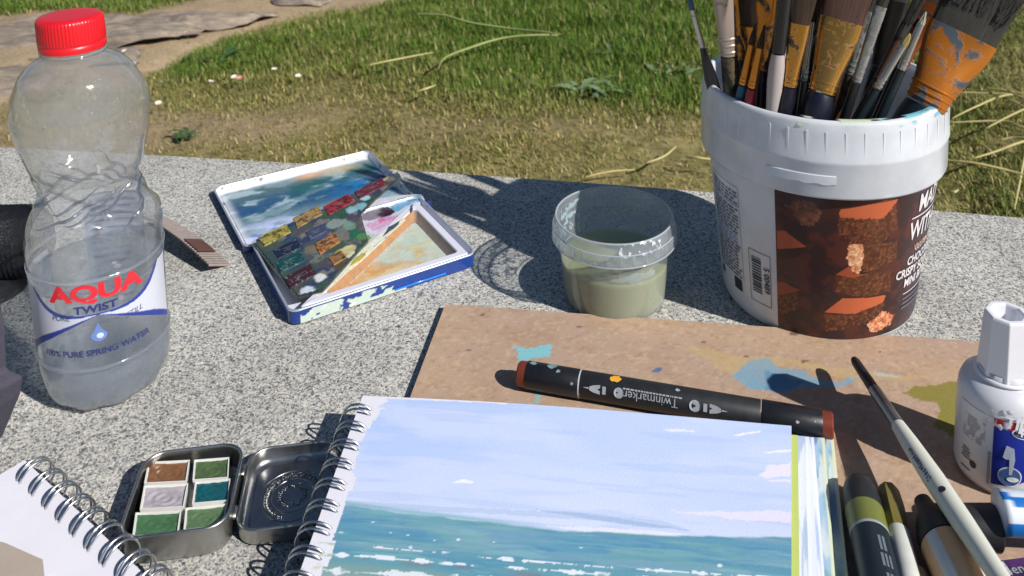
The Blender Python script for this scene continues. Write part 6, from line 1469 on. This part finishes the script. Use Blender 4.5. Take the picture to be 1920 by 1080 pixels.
disc_f(t2 + 0.06, z2 - 0.001, 0.0024, 0.0012, m_fcap, 'picture_badge', 0.0194)
V = [ffn(t2, z2)(x, y) for x, y in ((-0.0005, 0.001), (0.0006, 0.001), (-0.0006, 0.0085), (0.0016, 0.0085), (0.0010, 0.0140), (-0.0020, 0.0150), (-0.0032, 0.0090), (-0.0020, 0.0083))]; mk('brush_emblem', V, [(0, 1, 3, 4, 5, 6, 7, 2)], pm('print_pale_blue', lin(176, 186, 206), 0.4), fluid, smooth_=False)
V = [ffn(tl_ - 0.06, 0)(x, y) for k in range(16) for (x, y) in ((-0.0006, 0.006 + k * 0.0010), (0.0006, 0.006 + k * 0.0010), (0.0006, 0.0065 + k * 0.0010), (-0.0006, 0.0065 + k * 0.0010))]; mk('small_print', V, [tuple(range(4 * k, 4 * k + 4)) for k in range(16)], m_gy, fluid, smooth_=False)
ln_ = []
for k, (z, w) in enumerate(((0.0165, 0.0032), (0.0150, 0.0045), (0.0135, 0.004), (0.0120, 0.005), (0.0068, 0.005))):
    f = ffn(tl_ - 0.62, z); ln_.append(([f(-w / 2, -0.0003), f(0, -0.0003), f(w / 2, -0.0003), f(w / 2, 0.0003), f(0, 0.0003), f(-w / 2, 0.0003)], [(0, 1, 4, 5), (1, 2, 3, 4)]))
V, Fc = join(*ln_); mk('small_print', V, Fc, m_gy, fluid, smooth_=False)
disc_f(tl_ - 0.42, 0.0108, 0.0016, 0.0018, m_dk, 'print_emblem', 0.0191)
# crust of dried fluid on the shoulder
cr_ = []
rr = random.Random(9)
for k in range(60):
    t = rr.uniform(-0.9, 1.2); z = rr.uniform(0.0345, 0.043); r = 0.0190 if z < 0.038 else 0.0184; s = rr.uniform(0.0005, 0.0014); d = Vector((math.sin(t), -math.cos(t), 0.2)); tg = Vector((math.cos(t), math.sin(t), 0)); up_ = Vector((0, 0, 1)); c0_ = Vector((r * math.sin(t), -r * math.cos(t), z)); m_ = 7
    ring = [c0_ + tg * s * math.cos(a) * rr.uniform(0.6, 1.3) + up_ * s * math.sin(a) * rr.uniform(0.6, 1.3) for a in np.linspace(0, 6.283, m_ + 1)[:-1]]; cr_.append((ring + [c0_ + d * s * 0.35], [(i, (i + 1) % m_, m_) for i in range(m_)]))
V, Fc = join(*cr_); mk('dried_fluid', V, Fc, m_fw, fluid)

# ================================================================== PENS AND BRUSH ON THE BOARD
def lying(name, label, cat, p_far, p_near, r, dz=0.0, extra=0.0):
    a = P(*p_far, BT + r + dz); b_ = P(*p_near, BT + r + dz); b_ = b_ + (b_ - a).normalized() * extra
    return rod(name, label, cat, a, b_), (b_ - a).length
# fat paint marker with olive band
r = 0.0079; o, L = lying('paint_marker', 'fat paint marker with black domed cap and olive green band', 'marker pen', (1606, 896), (1648, 1080), r, extra=0.07)
m_ol = pm('olive_band', lin(112, 118, 58), 0.4)
s_ = 0.0
rings_part('cap', [(0, r * 0.22), (0.0012, r * 0.46), (0.004, r * 0.74), (0.0085, r * 0.93), (0.013, r), (0.0195, r)], m_blk2, o, 36)
rings_part('colour_band', [(0.0195, r * 1.015), (0.0310, r * 1.015)], m_ol, o, 36); rings_part('white_ring', [(0.0310, r * 1.02), (0.0322, r * 1.02)], m_prw, o, 36)
rings_part('barrel', [(0.0322, r * 1.01), (L - 0.004, r * 1.01), (L, r * 0.8)], pm('navy_black_barrel', lin(28, 38, 46), 0.4), o, 36)
lo = o.matrix_world.inverted() @ Vector((0, 0, CAM_H)); ang0 = math.atan2(lo.x, lo.y)
fnp = lambda x, y: (r * 1.03 * math.sin(ang0 + y / r), r * 1.03 * math.cos(ang0 + y / r), 0.042 + x)
m_dim = pm('print_dim', lin(104, 112, 122), 0.5)
for (x0, x1, y0, y1) in ((-0.0035, 0.0035, 0.0030, 0.0040), (-0.0035, 0.0035, 0.0046, 0.0056), (0.0050, 0.0110, 0.0026, 0.0036), (0.0050, 0.0110, 0.0042, 0.0050), (0.0050, 0.0110, 0.0058, 0.0066), (0.014, 0.022, 0.0030, 0.0040), (0.014, 0.020, 0.0046, 0.0056)):
    mk('print_mark', [fnp(x0, y0), fnp(x1, y0), fnp(x1, y1), fnp(x0, y1)], [(0, 1, 2, 3)], m_dim, o, smooth_=False)
# white pen with olive faceted cap
r = 0.0046; o, L = lying('felt_pen', 'slim white felt pen with faceted olive cap', 'felt pen', (1664, 914), (1703, 1080), r, dz=0.003, extra=0.06)
rings_part('cap', [(0, r * 0.55), (0.001, r * 0.85), (0.003, r * 1.0), (0.012, r * 1.12), (0.0235, r * 0.98)], pm('olive_cap', lin(116, 104, 52), 0.45), o, 8, sharp=20)
rings_part('barrel', [(0.0235, r * 0.92), (0.0245, r), (L - 0.003, r), (L, r * 0.7)], pm('white_barrel', lin(206, 208, 200), 0.4), o, 28)
# striped brush pen with black tip
r = 0.0100; o, L = lying('striped_pen', 'fat pen with black tapered cap and peach and white striped barrel', 'marker pen', (1728, 936), (1800, 1080), r, extra=0.07)
rings_part('cap', [(0, r * 0.22), (0.0010, r * 0.36), (0.0045, r * 0.42), (0.0075, r * 0.52), (0.013, r * 0.76), (0.019, r * 0.95), (0.0235, r * 1.0)], m_blk2, o, 36)
nn_ = 96; K = [0.0236, 0.0242, L - 0.003, L]; rad_ = [0.94, 0.99, 0.99, 0.8]
V = []; cc = []
for z, f in zip(K, rad_):
    for k in range(nn_):
        t = 2 * math.pi * k / nn_; V.append((r * f * math.cos(t), r * f * math.sin(t), z)); q = (k // 8) % 3
        cc.append(lin(236, 186, 138) if q in (0, 2) else lin(218, 218, 218))
Fc = [(i * nn_ + k, i * nn_ + (k + 1) % nn_, (i + 1) * nn_ + (k + 1) % nn_, (i + 1) * nn_ + k) for i in range(3) for k in range(nn_)] + [tuple(range(3 * nn_, 4 * nn_))]
mk('striped_barrel', V, Fc, vcol('stripe_print', 0.4), o, colors=np.array(cc))
# black marker with blue and white label, lying across
r = 0.0085; a, b_ = P(1752, 984, BT + r), P(1868, 990, BT + r); b_ = a + (b_ - a).normalized() * 0.135
o = rod('label_marker', 'black capped marker with blue and white label below the correction fluid', 'marker pen', a, b_); L = 0.135
zj = (P(1866, 990, BT + r) - a).length
rings_part('cap', [(0, r * 0.75), (0.002, r * 0.92), (zj, r * 1.04), (zj + 0.0004, r * 1.0)], m_blk2, o, 36)
nn_ = 120; V = []; cc = []; KZ = np.linspace(zj + 0.0005, L - 0.02, 40)
lo = o.matrix_world.inverted() @ Vector((0, 0, CAM_H)); a0 = math.atan2(lo.y, lo.x)
for z in KZ:
    for k in range(nn_):
        t = 2 * math.pi * k / nn_; V.append((r * math.cos(t), r * math.sin(t), z)); d = (t - a0 + math.pi) % (2 * math.pi) - math.pi
        zz_ = (z - zj) * 1000; lim = 0.55 if zz_ < 5 else 0.25 if zz_ < 12 else 0.4
        s_ = 1 if (o.matrix_world.to_3x3() @ Vector((-math.sin(a0), math.cos(a0), 0))).z > 0 else -1
        d *= s_
        col = lin(30, 110, 190) if (lim < d < lim + 0.45) or d < -0.45 else lin(214, 222, 230)
        cc.append(col)
Fc = [(i * nn_ + k, i * nn_ + (k + 1) % nn_, (i + 1) * nn_ + (k + 1) % nn_, (i + 1) * nn_ + k) for i in range(39) for k in range(nn_)] + [tuple(range(nn_ - 1, -1, -1))]
mk('label_sleeve', V, Fc, vcol('marker_label', 0.35), o, colors=np.array(cc)); rings_part('end_plug', [(L - 0.02, r * 0.98), (L - 0.002, r * 0.9), (L, r * 0.7)], m_blk, o)
rings_part('clip', [(0.012, 0.001, 0.001), (0.013, 0.0016, 0.0012), (zj - 0.001, 0.0016, 0.0012)], m_blk2, o); 
bpy.data.objects[o.children[-1].name].location = (-r * 0.2, r * 1.05, 0)
# white-handled brush resting across
ta_, tb2 = P(1600, 672, 0.0175), P(1764, 918, 0.0262); dr = (tb2 - ta_).normalized(); en = ta_ + dr * 0.200
o = rod('resting_paint_brush', 'white-handled paint brush with black tip resting across the marker', 'paint brush', ta_, en)
q0, q1 = (P(1632, 735, 0.0195) - ta_).length, (P(1688, 803, 0.0215) - ta_).length
rings_part('bristles', [(0, 0.0007), (0.0012, 0.0018), (0.004, 0.0024), (q0, 0.0028)], m_blk2, o, 24); rings_part('ferrule', [(q0 - 0.0006, 0.0030), (q0 + 0.002, 0.0031), (q1 - 0.003, 0.0032), (q1, 0.0033)], pm('ferrule_grey', (0.30, 0.31, 0.33), 0.3, metal=0.9), o, 24)
rings_part('handle', [(q1, 0.0033), (q1 + 0.012, 0.0040), (q1 + 0.035, 0.0047), (q1 + 0.06, 0.0045), (0.16, 0.0033), (0.198, 0.0024), (0.200, 0.0014)], splat('white_handle', lin(206, 206, 194), lin(70, 64, 60), 0.24, 160, 0.0, 0.4), o, 28)
lo = o.matrix_world.inverted() @ Vector((0, 0, CAM_H)); a0 = math.atan2(lo.x, lo.y)
zt = (P(1745, 880, 0.0255) - ta_).length
rr = random.Random(6); x_ = -0.010; hm = []
while x_ < 0.010:
    w_ = rr.uniform(0.0006, 0.0015); y_a = rr.uniform(-0.0014, -0.0004); y_b = rr.uniform(0.0003, 0.0013); f = lambda x, y: (0.0048 * math.sin(a0 - 0.35 + y / 0.0047), 0.0048 * math.cos(a0 - 0.35 + y / 0.0047), zt + x)
    hm.append(([f(x_, y_a), f(x_ + w_, y_a), f(x_ + w_, y_b), f(x_, y_b)], [(0, 1, 2, 3)])); x_ += w_ + rr.uniform(0.0003, 0.0008)
V, Fc = join(*hm); mk('worn_print', V, Fc, pm('worn_print_grey', lin(92, 94, 112), 0.5), o, smooth_=False)
f = lambda x, y: (0.00485 * math.sin(a0 + 0.1 + y / 0.0047), 0.00485 * math.cos(a0 + 0.1 + y / 0.0047), (P(1766, 936, 0.0265) - ta_).length + x)
mk('size_dot', [f(0.0016 * math.cos(a), 0.0016 * math.sin(a)) for a in np.linspace(0, 6.283, 15)[:-1]], [tuple(range(14))], m_dk, o, smooth_=False)
# beige-tipped stick and purple packet at the lower edge
r = 0.0040; o, L = lying('wooden_stick', 'round-ended pale wooden stick between the felt pen and striped pen', 'stick', (1716, 1066), (1730, 1120), r, extra=0.05)
rings_part('stick', [(0, r * 0.35), (0.0008, r * 0.7), (0.0024, r * 0.95), (0.004, r), (L - 0.001, r), (L, r * 0.8)], pm('pale_wood', lin(190, 160, 122), 0.6, var=0.15, aniso=(3, 3, 0.3)), o, 20)
r = 0.0042; o, L = lying('black_pen', 'thin black pen end beside the striped pen at the lower edge', 'pen', (1832, 1064), (1850, 1130), r, extra=0.05)
rings_part('barrel', [(0, r * 0.6), (0.0015, r * 0.95), (L, r)], m_blk2, o, 20)
zt_ = BT + 0.014; q = [P(x, y, zt_) for x, y in ((1868, 1052), (1990, 1036), (2010, 1120), (1880, 1130))]
pk = thing('purple_packet', 'purple packet with white lettering in the lower right corner', 'packet', (q[0].x, q[0].y, BT))
V, Fc = prism([p - Vector((0, 0, zt_ - BT - 0.0004)) for p in q[::-1]], zt_ - BT - 0.0004, (0, 0, 1)); mk('packet_box', V, Fc, splat('purple_print', lin(74, 34, 92), lin(50, 24, 66), 0.5, 60, 0.0, 0.35), pk, smooth_=False, world=True)
ex = (q[1] - q[0]).normalized(); ey = Vector((-ex.y, ex.x, 0)); tc0 = P(1899, 1068, zt_ + 0.0004)
text_on('lettering', 'Gen', 0.0056, lambda x, y: tuple(tc0 + ex * x + ey * y), m_prw, pk)
t0_ = P(1873, 1062, zt_ + 0.0003); V = [t0_ + ex * x + ey * y for x, y in ((0, -0.004), (0.003, -0.004), (0.003, 0.0018), (0, 0.0018))]; mk('pale_panel', V, [(0, 1, 2, 3)], pm('pale_lilac', lin(196, 190, 206), 0.4), pk, smooth_=False, world=True)

# ================================================================== LEFT SIDE: STRAP, RIBBON, POUCH
m_web = pm('black_webbing', (0.026, 0.027, 0.032), 0.95, var=0.4, scale=200, bump=0.5, bscale=900)
sa = P(20, 530, 0); 
bag = thing('bag_strap', 'black ribbed padded bag strap behind the water bottle', 'bag strap', (sa.x, sa.y, 0))
rg = []; n_ = 40; K = 60
for k in range(K + 1):
    f = k / K; x = P(-190, 470, 0.02).x + (P(84, 470, 0.02).x - P(-190, 470, 0.02).x) * f; w = math.sqrt(max(0.02, 1 - max(0, (f - 0.82) / 0.18) ** 2.4)); rib = 0.0009 * (1 if k % 2 else -1) * (f > 0.25)
    r_ = []
    for j in range(n_):
        t = 2 * math.pi * j / n_; cs, sn = math.cos(t), math.sin(t); pw = 3.0; g = (abs(cs) ** pw + abs(sn) ** pw) ** (-1 / pw)
        r_.append((x, sa.y + 0.012 + (0.020 * w + rib) * g * cs, 0.0225 + (0.0215 * w + rib * 0.8) * g * sn + 0.006 * (1 - f) * 0))
    rg.append(r_)
V, Fc = loft(rg); mk('padded_strap', V, Fc, m_web, bag, world=True)
q = [P(x, y, 0.001) for x, y in ((-120, 528), (40, 500), (62, 520), (44, 545), (10, 566), (-120, 600))]; V, Fc = prism(q[::-1], 0.003, (0, 0, 1)); mk('strap_end', V, Fc, m_web, bag, smooth_=False, world=True)
# ribbed ribbon with leather tab
ra, rb_ = P(286, 404, 0.012), P(412, 497, 0.004); d = rb_ - ra; Lr = d.length; d.normalize(); sd = d.cross(Vector((0, 0, 1))).normalized(); up_ = sd.cross(d).normalized()
rib = thing('webbing_ribbon', 'striped grey brown webbing tab with leather patch right of the bottle', 'strap', ra)
V = []; nseg = 116; wd = 0.0082
for k in range(nseg + 1):
    f = k / nseg; cpt = ra + d * Lr * f + up_ * (0.0035 * math.sin(f * 3.0) + 0.00055 * (1 if k % 4 < 2 else -1)); tilt = up_ * 0.004
    V += [cpt - sd * wd - tilt, cpt + sd * wd + tilt, cpt + sd * wd + tilt - up_ * 0.0016, cpt - sd * wd - tilt - up_ * 0.0016]
Fc = [(4 * k + j, 4 * k + (j + 1) % 4, 4 * k + 4 + (j + 1) % 4, 4 * k + 4 + j) for k in range(nseg) for j in range(4)] + [(0, 1, 2, 3), (4 * nseg + 3, 4 * nseg + 2, 4 * nseg + 1, 4 * nseg)]
cc = []
for k in range(nseg + 1): cc += [lin(150, 138, 132) if k % 4 < 2 else lin(66, 56, 54)] * 4
mk('ribbed_webbing', V, Fc, vcol('webbing_weave', 0.8, var=0.15), rib, world=True, smooth_=False, colors=np.array(cc))
V = []; 
for f in (0.62, 0.72, 0.82):
    cpt = ra + d * Lr * f + up_ * (0.0035 * math.sin(f * 3.0) + 0.0008); tilt = up_ * 0.004 * 0.8; w_ = wd * 0.8
    V += [cpt - sd * w_ - tilt, cpt + sd * w_ + tilt, cpt + sd * w_ + tilt + up_ * 0.0008, cpt - sd * w_ - tilt + up_ * 0.0008]
Fc = [(4 * k + j, 4 * k + 4 + j, 4 * k + 4 + (j + 1) % 4, 4 * k + (j + 1) % 4) for k in range(2) for j in range(4)] + [(0, 1, 2, 3), (11, 10, 9, 8)]
mk('leather_patch', V, Fc, pm('brown_leather', lin(92, 62, 50), 0.6, var=0.2, bump=0.4), rib, world=True, smooth_=False)
# grey pouch, left edge
pp_ = [PY(x, y, 0.412) for x, y in ((-160, 556), (4, 566), (12, 602), (17, 688), (48, 702), (42, 738), (6, 822), (-160, 832))]
for p in pp_: p.z = max(p.z, 0.0015)
V, Fc = prism(pp_[::-1], 0.022, (-0.75, -1, 0)); pch = mk('fabric_pouch', [Vector(v) - pp_[6] for v in V], Fc, pm('grey_fabric', lin(62, 60, 72), 0.8, var=0.15, scale=300, bump=0.4, bscale=1500), smooth_=False); pch.location = pp_[6]
bv = pch.modifiers.new('bevel', 'BEVEL'); bv.width = 0.002; bv.segments = 3
tag(pch, 'dark grey fabric pouch cut off by the left edge in front of the bottle', 'pouch')
